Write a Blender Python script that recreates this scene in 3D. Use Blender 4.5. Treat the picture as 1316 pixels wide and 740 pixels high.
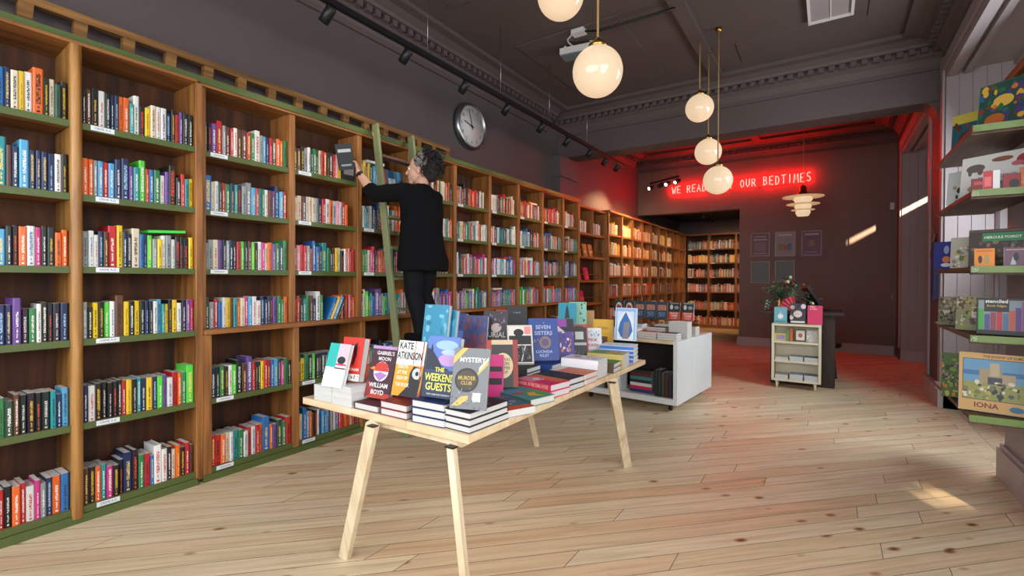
import bpy, math, random
from mathutils import Vector, Matrix
from mathutils import noise as mnoise

for _o in list(bpy.data.objects):
    bpy.data.objects.remove(_o, do_unlink=True)
SC = bpy.context.scene
COLL = SC.collection
RNG = random.Random(7)
PI = math.pi

# ------------------------------------------------------------------ camera
F_PX, CAM_YAW, CAM_PITCH, CAM_ROLL, CAM_CY, CAM_H = 615.94, .584928, -.0083961, -.0036804, 364.30, 1.335
_F = Vector((-math.sin(CAM_YAW) * math.cos(CAM_PITCH), math.cos(CAM_YAW) * math.cos(CAM_PITCH), math.sin(CAM_PITCH)))
_R0 = Vector((math.cos(CAM_YAW), math.sin(CAM_YAW), 0))
_D0 = _F.cross(_R0)
_RT = _R0 * math.cos(CAM_ROLL) + _D0 * math.sin(CAM_ROLL)
_DN = -_R0 * math.sin(CAM_ROLL) + _D0 * math.cos(CAM_ROLL)
CAM_P = Vector((0, 0, CAM_H))
cam_data = bpy.data.cameras.new('camera')
cam = bpy.data.objects.new('camera', cam_data)
COLL.objects.link(cam)
cam_data.sensor_fit = 'HORIZONTAL'
cam_data.sensor_width = 36.0
cam_data.lens = 36.0 * F_PX / 1316.0
cam_data.shift_y = (CAM_CY - 370.0) / 1316.0
cam_data.clip_start = .05
cam.matrix_world = Matrix(((_RT.x, -_DN.x, -_F.x, 0), (_RT.y, -_DN.y, -_F.y, 0), (_RT.z, -_DN.z, -_F.z, CAM_H), (0, 0, 0, 1)))
SC.camera = cam


def _ray(x, y):
    return _RT * ((x - 658) / F_PX) + _DN * ((y - CAM_CY) / F_PX) + _F


def on_z(x, y, z=0.0):
    d = _ray(x, y); return CAM_P + d * ((z - CAM_H) / d.z)


def on_x(x, y, v):
    d = _ray(x, y); return CAM_P + d * (v / d.x)


def on_y(x, y, v):
    d = _ray(x, y); return CAM_P + d * (v / d.y)


# ------------------------------------------------------------------ world, sun, window daylight, exposure
vs = SC.view_settings
vs.view_transform = 'Standard'
vs.look = 'None'
vs.gamma = 1.0
vs.use_curve_mapping = False
vs.exposure = 0.0
world = bpy.data.worlds.new('sky')
SC.world = world
world.use_nodes = True
world.node_tree.nodes['Background'].inputs[0].default_value = (.62, .76, 1.0, 1)
world.node_tree.nodes['Background'].inputs[1].default_value = 1.0


def light(kind, name, loc, aim, energy, color, **kw):
    d = bpy.data.lights.new(name, kind)
    d.energy = energy
    d.color = color
    for k, v in kw.items():
        setattr(d, k, v)
    o = bpy.data.objects.new(name, d)
    COLL.objects.link(o)
    o.location = loc
    o.rotation_euler = (Vector(aim) - Vector(loc)).to_track_quat('-Z', 'Y').to_euler()
    return o


SUN_DIR = Vector((-.5, 1.0, -.3)).normalized()
light('SUN', 'sun', (8, -8, 6), Vector((8, -8, 6)) + SUN_DIR, 26.0, (1.0, .80, .55), angle=math.radians(1.2))
# daylight entering by the street windows (behind and to the right of the camera, and in the bays)
light('AREA', 'street_window_daylight', (-1.2, -1.5, 1.9), (-1.2, 3, 1.3), 195, (.92, .96, 1.0), shape='RECTANGLE', size=4.2, size_y=2.2)
light('AREA', 'shop_door_daylight', (1.85, 1.0, 1.7), (-2, 2.2, 1.1), 200, (.93, .97, 1.0), shape='RECTANGLE', size=3.4, size_y=2.4)
light('AREA', 'bay_window_daylight', (1.85, 5.5, 1.9), (-1, 4.9, .7), 165, (.86, .94, 1.0), shape='RECTANGLE', size=1.5, size_y=2.4)

# ------------------------------------------------------------------ materials


def lin(c):
    if isinstance(c, str):
        c = c.lstrip('#'); c = ''.join(q * 2 for q in c) if len(c) == 3 else c; c = [int(c[i:i + 2], 16) / 255 for i in (0, 2, 4)]
    return tuple((v / 12.92 if v <= .04045 else ((v + .055) / 1.055) ** 2.4) for v in c[:3])


MAT = {}


def new_mat(name, rough=.5, metal=0.0, color=None, emit=None, estr=0.0, spec=None):
    m = bpy.data.materials.new(name)
    m.use_nodes = True
    b = m.node_tree.nodes['Principled BSDF']
    b.inputs['Roughness'].default_value = rough
    b.inputs['Metallic'].default_value = metal
    if spec is not None:
        b.inputs['Specular IOR Level'].default_value = spec
    if color is not None:
        b.inputs['Base Color'].default_value = (*lin(color), 1)
    if emit is not None:
        b.inputs['Emission Color'].default_value = (*emit, 1)
        b.inputs['Emission Strength'].default_value = estr
    MAT[name] = m
    return m, m.node_tree, b


def N(nt, t, **kw):
    n = nt.nodes.new(t)
    for k, v in kw.items():
        if k.startswith('i_'):
            n.inputs[int(k[2:])].default_value = v
        else:
            setattr(n, k, v)
    return n


def L(nt, a, b):
    nt.links.new(a, b)


def ramp(nt, stops):
    r = N(nt, 'ShaderNodeValToRGB')
    el = r.color_ramp.elements
    while len(el) < len(stops):
        el.new(.5)
    for e, (p, c) in zip(el, stops):
        e.position = p; e.color = (*c, 1)
    return r


def mul(nt, a, b, blend='MULTIPLY', fac=1.0):
    m = N(nt, 'ShaderNodeMix', data_type='RGBA', blend_type=blend)
    m.inputs[0].default_value = fac
    L(nt, a, m.inputs[6]); L(nt, b, m.inputs[7])
    return m.outputs[2]


def wood(name, c0, c1, c2, scale, rough=.5, bump=.02):
    """grain stretched along the axis with the smallest scale"""
    m, nt, b = new_mat(name, rough)
    tc = N(nt, 'ShaderNodeTexCoord'); mp = N(nt, 'ShaderNodeMapping')
    mp.inputs['Scale'].default_value = scale
    oi = N(nt, 'ShaderNodeObjectInfo')
    ad = N(nt, 'ShaderNodeVectorMath', operation='ADD')
    sc = N(nt, 'ShaderNodeVectorMath', operation='SCALE'); sc.inputs['Scale'].default_value = 3.7
    cb = N(nt, 'ShaderNodeCombineXYZ')
    for i in range(3):
        L(nt, oi.outputs['Random'], cb.inputs[i])
    L(nt, cb.outputs[0], sc.inputs[0]); L(nt, tc.outputs['Object'], ad.inputs[0]); L(nt, sc.outputs[0], ad.inputs[1])
    L(nt, ad.outputs[0], mp.inputs[0])
    n1 = N(nt, 'ShaderNodeTexNoise'); n1.inputs['Scale'].default_value = 1; n1.inputs['Detail'].default_value = 5; n1.inputs['Distortion'].default_value = .6
    L(nt, mp.outputs[0], n1.inputs[0])
    r = ramp(nt, [(.3, lin(c0)), (.5, lin(c1)), (.72, lin(c2))])
    L(nt, n1.outputs[0], r.inputs[0]); L(nt, r.outputs[0], b.inputs['Base Color'])
    bp = N(nt, 'ShaderNodeBump'); bp.inputs['Strength'].default_value = bump * 10; bp.inputs['Distance'].default_value = .002
    L(nt, n1.outputs[0], bp.inputs['Height']); L(nt, bp.outputs[0], b.inputs['Normal'])
    return m


def paint(name, col, rough=.6, var=.12, scale=3.0, bump=.0):
    m, nt, b = new_mat(name, rough)
    tc = N(nt, 'ShaderNodeTexCoord')
    n1 = N(nt, 'ShaderNodeTexNoise'); n1.inputs['Scale'].default_value = scale; n1.inputs['Detail'].default_value = 6
    L(nt, tc.outputs['Object'], n1.inputs[0])
    c = lin(col)
    r = ramp(nt, [(.3, tuple(v * (1 - var) for v in c)), (.7, tuple(min(1, v * (1 + var)) for v in c))])
    L(nt, n1.outputs[0], r.inputs[0]); L(nt, r.outputs[0], b.inputs['Base Color'])
    n2 = N(nt, 'ShaderNodeTexNoise'); n2.inputs['Scale'].default_value = 120
    L(nt, tc.outputs['Object'], n2.inputs[0])
    bp = N(nt, 'ShaderNodeBump'); bp.inputs['Strength'].default_value = .06 + bump; bp.inputs['Distance'].default_value = .001
    L(nt, n2.outputs[0], bp.inputs['Height']); L(nt, bp.outputs[0], b.inputs['Normal'])
    return m


wood('oak_upright', '#66401c', '#935f2f', '#ab7540', (22, 22, 1.6), .48)
wood('oak_board', '#5e3a1a', '#8a572a', '#a06c38', (22, 1.6, 22), .48)
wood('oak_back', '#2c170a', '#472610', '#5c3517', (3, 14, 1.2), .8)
wood('oak_post', '#74491f', '#9c6d36', '#b5854a', (24, 24, 1.8), .42)
wood('old_pine', '#4a3014', '#7d5527', '#a1733a', (26, 1.5, 26), .6, .05)
wood('birch_ply', '#cdae84', '#dcc29c', '#e8d4b4', (3, 14, 14), .45)
wood('birch_leg', '#cbb28e', '#dccaa9', '#e9dabd', (18, 18, 2), .5)
wood('dark_desk', '#1c100c', '#2c1a13', '#3a241b', (10, 10, 1.5), .6)
wood('raw_shelf', '#3f2c22', '#5a4132', '#6f5240', (20, 2, 20), .6)
paint('shelf_green', '#526030', .45, .06)
paint('shelf_edge_green', '#6d8444', .45, .06)
paint('ladder_green', '#7e8660', .5, .08)
paint('mauve_wall', '#554a4a', .62, .05, 1.2)
paint('mauve_lamplit', '#735a52', .6, .05, 1.2)  # same mauve as the walls, with warm lamp light put into the colour
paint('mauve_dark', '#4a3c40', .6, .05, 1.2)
paint('ceiling_paint', '#564a48', .65, .06, 1.0)
paint('bay_paint', '#978b8c', .5, .05, 2)
paint('skirting_grey', '#a79c9a', .45, .05)
paint('white_laminate', '#dfe3e4', .35, .03)
paint('cream_board', '#d8ceb2', .5, .05)
paint('black_void', '#15100f', .8, .1)
paint('stone_front', '#8a8078', .8, .1)
new_mat('black_metal', .42, .3, '#16161a')
new_mat('brass', .28, 1.0, '#b38a4a')
new_mat('steel', .3, 1.0, '#a9adb0')
new_mat('clear_acrylic', .05, 0, '#ffffff')
MAT['clear_acrylic'].node_tree.nodes['Principled BSDF'].inputs['Transmission Weight'].default_value = 1.0
MAT['clear_acrylic'].node_tree.nodes['Principled BSDF'].inputs['IOR'].default_value = 1.2
new_mat('frame_metal', .5, .6, '#8d7c7a')
new_mat('white_plastic', .4, 0, '#cfcac6')
new_mat('rope', .8, 0, '#9a7a46')
new_mat('globe_glass', .12, 0, '#8f8270', (1.0, .72, .46), .70)
new_mat('pendant_glass', .15, 0, '#a8977c', (1.0, .62, .30), .42)
new_mat('neon', .3, 0, '#ff6a60', (150.0, .85, .68), 1.0)
new_mat('spot_lens', .3, 0, '#fff2dd', (1.0, .82, .58), 14.0)
new_mat('skin', .5, 0, '#c99a83')
new_mat('black_knit', .95, 0, '#0d0e10', spec=.15)
new_mat('black_legging', .8, 0, '#0c0e12', spec=.2)
new_mat('glass_pane', .06, 0, '#6d7a7a')
new_mat('leaf', .5, 0, '#4d6a4a')


def attr_mat(name, rough, spines=False):
    """colour read from the mesh's own 'Col' colours (printed card, cloth, paper); spines add lines of print"""
    m, nt, b = new_mat(name, rough)
    a = N(nt, 'ShaderNodeAttribute', attribute_name='Col')
    col = a.outputs['Color']
    if spines:
        ink = N(nt, 'ShaderNodeAttribute', attribute_name='Ink')
        uv = N(nt, 'ShaderNodeUVMap', uv_map='UVMap')
        sp = N(nt, 'ShaderNodeSeparateXYZ'); L(nt, uv.outputs[0], sp.inputs[0])
        fr = N(nt, 'ShaderNodeMath', operation='FRACT'); L(nt, sp.outputs[0], fr.inputs[0])

        def mth(op, x, y):
            n = N(nt, 'ShaderNodeMath', operation=op)
            for i, v in enumerate((x, y)):
                if isinstance(v, (int, float)):
                    n.inputs[i].default_value = v
                else:
                    L(nt, v, n.inputs[i])
            return n.outputs[0]
        cb = N(nt, 'ShaderNodeCombineXYZ')
        L(nt, mth('MULTIPLY', sp.outputs[0], 4.0), cb.inputs[0]); L(nt, mth('MULTIPLY', sp.outputs[1], 46.0), cb.inputs[1])
        nz = N(nt, 'ShaderNodeTexNoise'); nz.inputs['Scale'].default_value = 1.0; nz.inputs['Detail'].default_value = 1.0
        L(nt, cb.outputs[0], nz.inputs[0])
        # per book choices come from the whole part of u
        fl = mth('FLOOR', sp.outputs[0], 0)
        wn = N(nt, 'ShaderNodeTexWhiteNoise', noise_dimensions='1D'); L(nt, fl, wn.inputs['W'])
        top = mth('ADD', mth('MULTIPLY', wn.outputs[0], .22), .68)
        bot = mth('SUBTRACT', .40, mth('MULTIPLY', wn.outputs[0], .2))
        half = mth('ADD', mth('MULTIPLY', wn.outputs[0], .12), .17)
        inside = mth('LESS_THAN', mth('ABSOLUTE', mth('SUBTRACT', fr.outputs[0], .5), 0), half)
        rng = mth('MULTIPLY', mth('LESS_THAN', sp.outputs[1], top), mth('GREATER_THAN', sp.outputs[1], bot))
        rng2 = mth('MULTIPLY', mth('LESS_THAN', sp.outputs[1], mth('SUBTRACT', bot, .04)), mth('GREATER_THAN', sp.outputs[1], .13))
        in2 = mth('LESS_THAN', mth('ABSOLUTE', mth('SUBTRACT', fr.outputs[0], .5), 0), .13)
        dot = mth('MULTIPLY', mth('LESS_THAN', mth('ABSOLUTE', mth('SUBTRACT', sp.outputs[1], .06), 0), .022), mth('LESS_THAN', mth('ABSOLUTE', mth('SUBTRACT', fr.outputs[0], .5), 0), .2))
        let = mth('GREATER_THAN', nz.outputs[0], .47)
        msk = mth('MULTIPLY', let, mth('MAXIMUM', mth('MULTIPLY', inside, rng), mth('MULTIPLY', in2, rng2)))
        msk = mth('MAXIMUM', msk, dot)
        mx = N(nt, 'ShaderNodeMix', data_type='RGBA'); L(nt, msk, mx.inputs[0]); L(nt, col, mx.inputs[6]); L(nt, ink.outputs['Color'], mx.inputs[7])
        col = mx.outputs[2]
    L(nt, col, b.inputs['Base Color'])
    return m


attr_mat('printed_card', .5)
attr_mat('book_spines', .42, True)
attr_mat('paper', .85)


def floor_mat():
    m, nt, b = new_mat('pine_boards', .34)
    a = N(nt, 'ShaderNodeAttribute', attribute_name='Col')
    tc = N(nt, 'ShaderNodeTexCoord')
    ro = N(nt, 'ShaderNodeMapping'); ro.inputs['Rotation'].default_value = (0, 0, -PI / 4)
    sp = N(nt, 'ShaderNodeSeparateColor'); L(nt, a.outputs['Color'], sp.inputs[0])
    cb = N(nt, 'ShaderNodeCombineXYZ')
    ml = N(nt, 'ShaderNodeMath', operation='MULTIPLY'); ml.inputs[1].default_value = 37.0; L(nt, sp.outputs[2], ml.inputs[0])
    L(nt, ml.outputs[0], cb.inputs[2])
    L(nt, tc.outputs['Object'], ro.inputs[0])
    ad = N(nt, 'ShaderNodeVectorMath', operation='ADD'); L(nt, ro.outputs[0], ad.inputs[0]); L(nt, cb.outputs[0], ad.inputs[1])
    mg = N(nt, 'ShaderNodeMapping'); mg.inputs['Scale'].default_value = (1.6, 34, 1); L(nt, ad.outputs[0], mg.inputs[0])
    n1 = N(nt, 'ShaderNodeTexNoise'); n1.inputs['Scale'].default_value = 1.0; n1.inputs['Detail'].default_value = 6; n1.inputs['Distortion'].default_value = .8
    L(nt, mg.outputs[0], n1.inputs[0])
    g = ramp(nt, [(.32, (.80, .76, .71)), (.6, (1.05, 1.045, 1.04))]); L(nt, n1.outputs[0], g.inputs[0])
    # plank tone: r channel picks between pale and reddish boards
    tone = ramp(nt, [(0, lin('#d6c09c')), (.35, lin('#dbc9aa')), (.7, lin('#d3b592')), (1, lin('#c9a37c'))]); L(nt, sp.outputs[0], tone.inputs[0])
    c = mul(nt, tone.outputs[0], g.outputs[0])
    # knots
    mk = N(nt, 'ShaderNodeMapping'); mk.inputs['Scale'].default_value = (4.2, 8.5, 1); L(nt, ad.outputs[0], mk.inputs[0])
    vo = N(nt, 'ShaderNodeTexVoronoi'); vo.inputs['Scale'].default_value = 1.0; L(nt, mk.outputs[0], vo.inputs[0])
    kn = ramp(nt, [(.05, (.20, .10, .055)), (.10, (.50, .33, .21)), (.19, (1, 1, 1))]); L(nt, vo.outputs['Distance'], kn.inputs[0])
    sel = N(nt, 'ShaderNodeSeparateColor'); L(nt, vo.outputs['Color'], sel.inputs[0])
    th = N(nt, 'ShaderNodeMath', operation='GREATER_THAN'); th.inputs[1].default_value = .5; L(nt, sel.outputs[0], th.inputs[0])
    km = N(nt, 'ShaderNodeMix', data_type='RGBA', blend_type='MULTIPLY'); L(nt, th.outputs[0], km.inputs[0]); L(nt, c, km.inputs[6]); L(nt, kn.outputs[0], km.inputs[7])
    L(nt, km.outputs[2], b.inputs['Base Color'])
    n3 = N(nt, 'ShaderNodeTexNoise'); n3.inputs['Scale'].default_value = 9; L(nt, tc.outputs['Object'], n3.inputs[0])
    rr = ramp(nt, [(.3, (.40,) * 3), (.7, (.58,) * 3)]); L(nt, n3.outputs[0], rr.inputs[0]); L(nt, rr.outputs[0], b.inputs['Roughness'])
    bp = N(nt, 'ShaderNodeBump'); bp.inputs['Strength'].default_value = .08; bp.inputs['Distance'].default_value = .002
    L(nt, n1.outputs[0], bp.inputs['Height']); L(nt, bp.outputs[0], b.inputs['Normal'])


floor_mat()
WHITE, PAGE, BLACK = (.60, .59, .57), (.68, .66, .60), (.05, .05, .055)
PAL = dict(k='#191a1d', w='#dcdcd8', c='#d6c9ae', r='#b8262a', o='#dd6420', y='#e3bd1f', g='#2f7a45', e='#52c840', t='#2b8f93', b='#2467a8',
           n='#1d2c52', p='#6a4a92', m='#c42f7e', s='#8e9494', u='#5d3526', a='#4f9fcb', d='#2a4a3c', i='#e08a96', l='#bcd0da')

# ------------------------------------------------------------------ mesh builder


class MB:
    """collects simple shapes; build() links them as ONE mesh object"""

    def __init__(s):
        s.v, s.f, s.c, s.k, s.m, s.sm, s.uv = [], [], [], [], [], [], []
        s.T = None

    def add(s, vs, fs, col=(.5, .5, .5), mi=0, smooth=False, ink=(1, 1, 1), uvs=None):
        o = len(s.v)
        s.v += [(s.T @ Vector(p))[:] if s.T else tuple(p) for p in vs]
        for q, f in enumerate(fs):
            s.f.append(tuple(i + o for i in f)); s.c.append(col[q] if isinstance(col, list) else col)
            s.k.append(ink); s.m.append(mi); s.sm.append(smooth); s.uv.append(uvs[q] if uvs else None)
        return s

    def box(s, x0, x1, y0, y1, z0, z1, col=(.5, .5, .5), mi=0, T=None):
        vs = [(x, y, z) for z in (z0, z1) for y in (y0, y1) for x in (x0, x1)]
        if T:
            vs = [T @ Vector(p) for p in vs]
        return s.add(vs, [(0, 2, 3, 1), (4, 5, 7, 6), (0, 1, 5, 4), (2, 6, 7, 3), (0, 4, 6, 2), (1, 3, 7, 5)], col, mi)

    def prism(s, poly, z0, z1, col=(.5, .5, .5), mi=0, T=None, smooth=False, side=None):
        """poly: (a,b) points counter-clockwise; extruded along the third axis. T places it"""
        n = len(poly)
        vs = [(a, b, z0) for a, b in poly] + [(a, b, z1) for a, b in poly]
        if T:
            vs = [T @ Vector(p) for p in vs]
        s.add(vs, [tuple(range(n))[::-1], tuple(range(n, 2 * n))], col, mi)
        return s.add(vs, [(i, (i + 1) % n, n + (i + 1) % n, n + i) for i in range(n)], col, mi if side is None else side, smooth)

    def lathe(s, prof, n=24, col=(.5, .5, .5), mi=0, T=None, smooth=True):
        """prof: (radius, z) from bottom to top"""
        vs, fs = [], []
        for r, z in prof:
            for i in range(n):
                a = 2 * PI * i / n
                vs.append(Vector((r * math.cos(a), r * math.sin(a), z)))
        for j in range(len(prof) - 1):
            for i in range(n):
                k = (i + 1) % n
                fs.append((j * n + i, j * n + k, (j + 1) * n + k, (j + 1) * n + i))
        if prof[0][0] > 1e-6:
            fs.append(tuple(range(n))[::-1])
        if prof[-1][0] > 1e-6:
            fs.append(tuple(range((len(prof) - 1) * n, len(prof) * n)))
        if T:
            vs = [T @ p for p in vs]
        return s.add(vs, fs, col, mi, smooth)

    def tube(s, pts, r, n=8, col=(.5, .5, .5), mi=0, caps=True, closed=False):
        pts = [Vector(p) for p in pts]
        rs = r if isinstance(r, (list, tuple)) else [r] * len(pts)
        vs, fs = [], []
        up = None
        for i, p in enumerate(pts):
            a = pts[max(i - 1, 0)]; b = pts[min(i + 1, len(pts) - 1)]
            t = (b - a).normalized()
            if up is None:
                up = Vector((0, 0, 1)) if abs(t.z) < .9 else Vector((1, 0, 0))
            x = t.cross(up)
            if x.length < 1e-5:
                x = t.orthogonal()
            x.normalize(); up = x.cross(t).normalized()
            for k in range(n):
                an = 2 * PI * k / n
                vs.append(p + (x * math.cos(an) + up * math.sin(an)) * rs[i])
        m = len(pts)
        for i in range(m - 1):
            for k in range(n):
                j = (k + 1) % n
                fs.append((i * n + k, i * n + j, (i + 1) * n + j, (i + 1) * n + k))
        if caps:
            fs.append(tuple(range(n))[::-1]); fs.append(tuple(range((m - 1) * n, m * n)))
        return s.add(vs, fs, col, mi, True)

    def bar(s, a, b, w, h, col=(.5, .5, .5), mi=0, side=None):
        """rectangular bar from a to b; w along 'side', h across it"""
        a, b = Vector(a), Vector(b)
        t = (b - a).normalized()
        x = Vector(side) if side else (t.cross(Vector((0, 0, 1))) if abs(t.z) < .95 else Vector((1, 0, 0)))
        x = (x - t * x.dot(t)).normalized(); y = t.cross(x)
        vs = [p + x * (i * w / 2) + y * (j * h / 2) for p in (a, b) for j in (-1, 1) for i in (-1, 1)]
        return s.add(vs, [(0, 2, 3, 1), (4, 5, 7, 6), (0, 1, 5, 4), (2, 6, 7, 3), (0, 4, 6, 2), (1, 3, 7, 5)], col, mi)

    def ball(s, c, rx, ry=None, rz=None, n=16, col=(.5, .5, .5), mi=0, T=None):
        ry = ry or rx; rz = rz or rx
        m = max(6, n // 2)
        vs, fs = [Vector((0, 0, -1))], []
        for j in range(1, m):
            ph = -PI / 2 + PI * j / m
            for i in range(n):
                a = 2 * PI * i / n
                vs.append(Vector((math.cos(ph) * math.cos(a), math.cos(ph) * math.sin(a), math.sin(ph))))
        vs.append(Vector((0, 0, 1)))
        for i in range(n):
            k = (i + 1) % n
            fs.append((0, 1 + k, 1 + i)); fs.append((len(vs) - 1, 1 + (m - 2) * n + i, 1 + (m - 2) * n + k))
            for j in range(m - 2):
                fs.append((1 + j * n + i, 1 + j * n + k, 1 + (j + 1) * n + k, 1 + (j + 1) * n + i))
        c = Vector(c)
        vs = [Vector((p.x * rx, p.y * ry, p.z * rz)) for p in vs]
        vs = [(T @ p if T else p) + c for p in vs]
        return s.add(vs, fs, col, mi, True)

    def capsule(s, a, b, ra, rb, n=14):
        """tapered limb with round ends"""
        a, b = Vector(a), Vector(b)
        q = (b - a).to_track_quat('Z', 'Y').to_matrix().to_4x4()
        ln = (b - a).length
        prof = [(ra * math.cos(t), ra * math.sin(t)) for t in [-PI / 2 + .12 + i * (PI / 2 - .12) / 4 for i in range(5)]]
        prof += [(rb * math.cos(t), ln + rb * math.sin(t)) for t in [i * (PI / 2 - .12) / 4 for i in range(5)]]
        return s.lathe(prof, n, T=Matrix.Translation(a) @ q)

    def text(s, body, T, size, col, maxw=None, align='CENTER', mi=0, squeeze=1.0, bold=0.0):
        """flat lettering in the local XY plane, placed by T"""
        cu = bpy.data.curves.new('t', 'FONT'); cu.body = body; cu.align_x = align; cu.align_y = 'CENTER'; cu.size = size; cu.resolution_u = 2; cu.offset = bold
        ob = bpy.data.objects.new('t', cu); COLL.objects.link(ob)
        me = ob.to_mesh()
        vs = [v.co.copy() for v in me.vertices]
        fs = [tuple(p.vertices) for p in me.polygons]
        ob.to_mesh_clear(); bpy.data.objects.remove(ob); bpy.data.curves.remove(cu)
        if not vs:
            return s
        w = max(v.x for v in vs) - min(v.x for v in vs)
        k = squeeze * (min(1.0, maxw / w) if maxw and w > 0 else 1.0)
        return s.add([T @ Vector((v.x * k, v.y, 0)) for v in vs], fs, col, mi)

    def build(s, name, mats, parent=None, label=None, cat=None, group=None, kind=None, bevel=0):
        me = bpy.data.meshes.new(name)
        me.from_pydata(s.v, [], s.f)
        mats = mats if isinstance(mats, (list, tuple)) else [mats]
        for m in mats:
            me.materials.append(MAT[m])
        if len(mats) > 1:
            me.polygons.foreach_set('material_index', s.m)
        if any(s.sm):
            me.polygons.foreach_set('use_smooth', s.sm)
        if any(m in ('printed_card', 'book_spines', 'paper', 'pine_boards') for m in mats):
            at = me.attributes.new('Col', 'FLOAT_COLOR', 'CORNER')
            buf = []
            for p, c in zip(me.polygons, s.c):
                buf += (list(c[:3]) + [1]) * p.loop_total
            at.data.foreach_set('color', buf)
        if 'book_spines' in mats:
            at = me.attributes.new('Ink', 'FLOAT_COLOR', 'CORNER')
            buf = []
            for p, c in zip(me.polygons, s.k):
                buf += (list(c[:3]) + [1]) * p.loop_total
            at.data.foreach_set('color', buf)
            uvl = me.uv_layers.new(name='UVMap')
            buf = []
            for p, u in zip(me.polygons, s.uv):
                if u:
                    for q in u:
                        buf += list(q)
                else:
                    buf += [.01, 5.0] * p.loop_total
            uvl.data.foreach_set('uv', buf)
        me.update()
        o = bpy.data.objects.new(name, me)
        COLL.objects.link(o)
        if parent:
            o.parent = parent
        tag(o, label, cat, group, kind)
        if bevel:
            b = o.modifiers.new('edge', 'BEVEL'); b.width = bevel; b.segments = 1; b.limit_method = 'ANGLE'
        return o


def tag(o, label=None, cat=None, group=None, kind=None):
    for k, v in (('label', label), ('category', cat), ('group', group), ('kind', kind)):
        if v:
            o[k] = v
    return o


def empty(name, loc=(0, 0, 0), rz=0, label=None, cat=None, group=None):
    o = bpy.data.objects.new(name, None)
    o.empty_display_size = .1
    COLL.objects.link(o)
    o.location = loc
    o.rotation_euler = (0, 0, rz)
    return tag(o, label, cat, group)


def copy_thing(root, loc=None, rz=None, label=None):
    r = root.copy(); COLL.objects.link(r)
    if loc is not None:
        r.location = loc
    if rz is not None:
        r.rotation_euler = (0, 0, rz)
    if label:
        r['label'] = label
    for ch in root.children:
        c = ch.copy(); COLL.objects.link(c); c.parent = r
        for g in ch.children:
            d = g.copy(); COLL.objects.link(d); d.parent = c
    return r


def struct(mb, name, mat, parent=None):
    o = mb.build(name, mat, parent)
    if not parent:
        o['kind'] = 'structure'
    return o


def jit(c, a=.05):
    c = lin(c) if isinstance(c, str) else c
    k = 1 + RNG.uniform(-a, a) * 2
    return tuple(max(.004, min(.92, v * k + RNG.uniform(-a, a) * .12)) for v in c)


ORD = ['first', 'second', 'third', 'fourth', 'fifth', 'sixth', 'seventh', 'eighth', 'ninth', 'tenth', 'eleventh', 'twelfth', 'thirteenth', 'fourteenth',
       'fifteenth', 'sixteenth', 'seventeenth', 'eighteenth', 'nineteenth', 'twentieth', 'twenty-first', 'twenty-second', 'twenty-third', 'twenty-fourth', 'twenty-fifth', 'twenty-sixth']

# ------------------------------------------------------------------ room shell
WL, WR, YF, YB, YE = -3.74, 1.0, -1.6, 10.95, 14.62      # left wall, right wall, front, back wall, end of the far room
BEAM0, BEAM1, BEAMZ, CZ, CZR = 7.0, 7.35, 3.32, 4.0, 4.15
OPX, OPZ = -1.57, 2.83                                    # opening in the back wall
WO = 1.9                                                  # outer face of the bays
PIERS = [(6.73, 7.6), (10.35, 10.95)]
BAYZ = 3.55

# floor: pine boards laid at 45 degrees, butted on joists that run down the room
fl = struct(MB().box(WL, WO, YF, YE, -.1, -.005), 'floor', 'black_void')


def clip(poly, a, b, c):
    """keep a*x + b*y <= c"""
    out = []
    for i, p in enumerate(poly):
        q = poly[(i + 1) % len(poly)]
        dp, dq = a * p[0] + b * p[1] - c, a * q[0] + b * q[1] - c
        if dp <= 0:
            out.append(p)
        if (dp < 0 < dq) or (dq < 0 < dp):
            t = dp / (dp - dq)
            out.append((p[0] + (q[0] - p[0]) * t, p[1] + (q[1] - p[1]) * t))
    return out


PW = .118
S2 = math.sqrt(.5)
planks = []
prng = random.Random(3)
for k in range(-118, 40):
    # strip between n = k*PW and (k+1)*PW, n = (x - y)/sqrt2
    n0, n1 = k * PW + .0013, (k + 1) * PW - .0013
    cuts = []
    x = WL - prng.uniform(0, 1.6)
    while x < WR:
        x2 = x + prng.choice((.9, 1.2, 1.5, 1.8, 2.1)) + prng.uniform(-.05, .05)
        cuts.append((x, x2)); x = x2
    for xa, xb in cuts:
        xa, xb = max(xa + .0014, WL), min(xb - .0014, WR)
        if xb - xa < .01:
            continue
        poly = [(xa, xa - n1 / S2), (xb, xb - n1 / S2), (xb, xb - n0 / S2), (xa, xa - n0 / S2)]
        poly = clip(clip(poly, 0, -1, -YF), 0, 1, YE)
        if len(poly) < 3:
            continue
        cx = sum(p[0] for p in poly) / len(poly); cy = sum(p[1] for p in poly) / len(poly)
        v = Vector((cx, cy, -CAM_H)); dep = v.dot(_F); side = abs(v.dot(_RT))
        tone = prng.choice((0, .1, .2, .3, .35, .35, .45, .5, .6, .65, .7, .8)) * .92 + prng.uniform(0, .08)
        vis = dep > .9 and side < dep * 1.25 + .6
        planks.append((dep if vis else 99, poly, (tone, prng.random(), prng.random())))
planks.sort(key=lambda t: t[0])
rest = MB()
for i, (dep, poly, col) in enumerate(planks):
    mb = rest if i >= 300 or dep > 90 else MB()
    mb.prism(poly, -.0049, 0, col, side=1)
    if mb is not rest:
        mb.build('plank', ['pine_boards', 'black_void'], fl)
# bay floors: border strip and boards running along the bay
brd = random.Random(5)
for x0, x1 in ((WR, WR + .1), (WR + .103, WR + .26), (WR + .263, WR + .42), (WR + .423, WR + .58), (WR + .583, WR + .74), (WR + .743, WO)):
    rest.box(x0, x1, YF, YB, -.0049, 0, (brd.random() * .6, .5, brd.random()))
o = rest.build('plank', ['pine_boards', 'black_void'], fl); o['kind'] = 'stuff'

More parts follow.
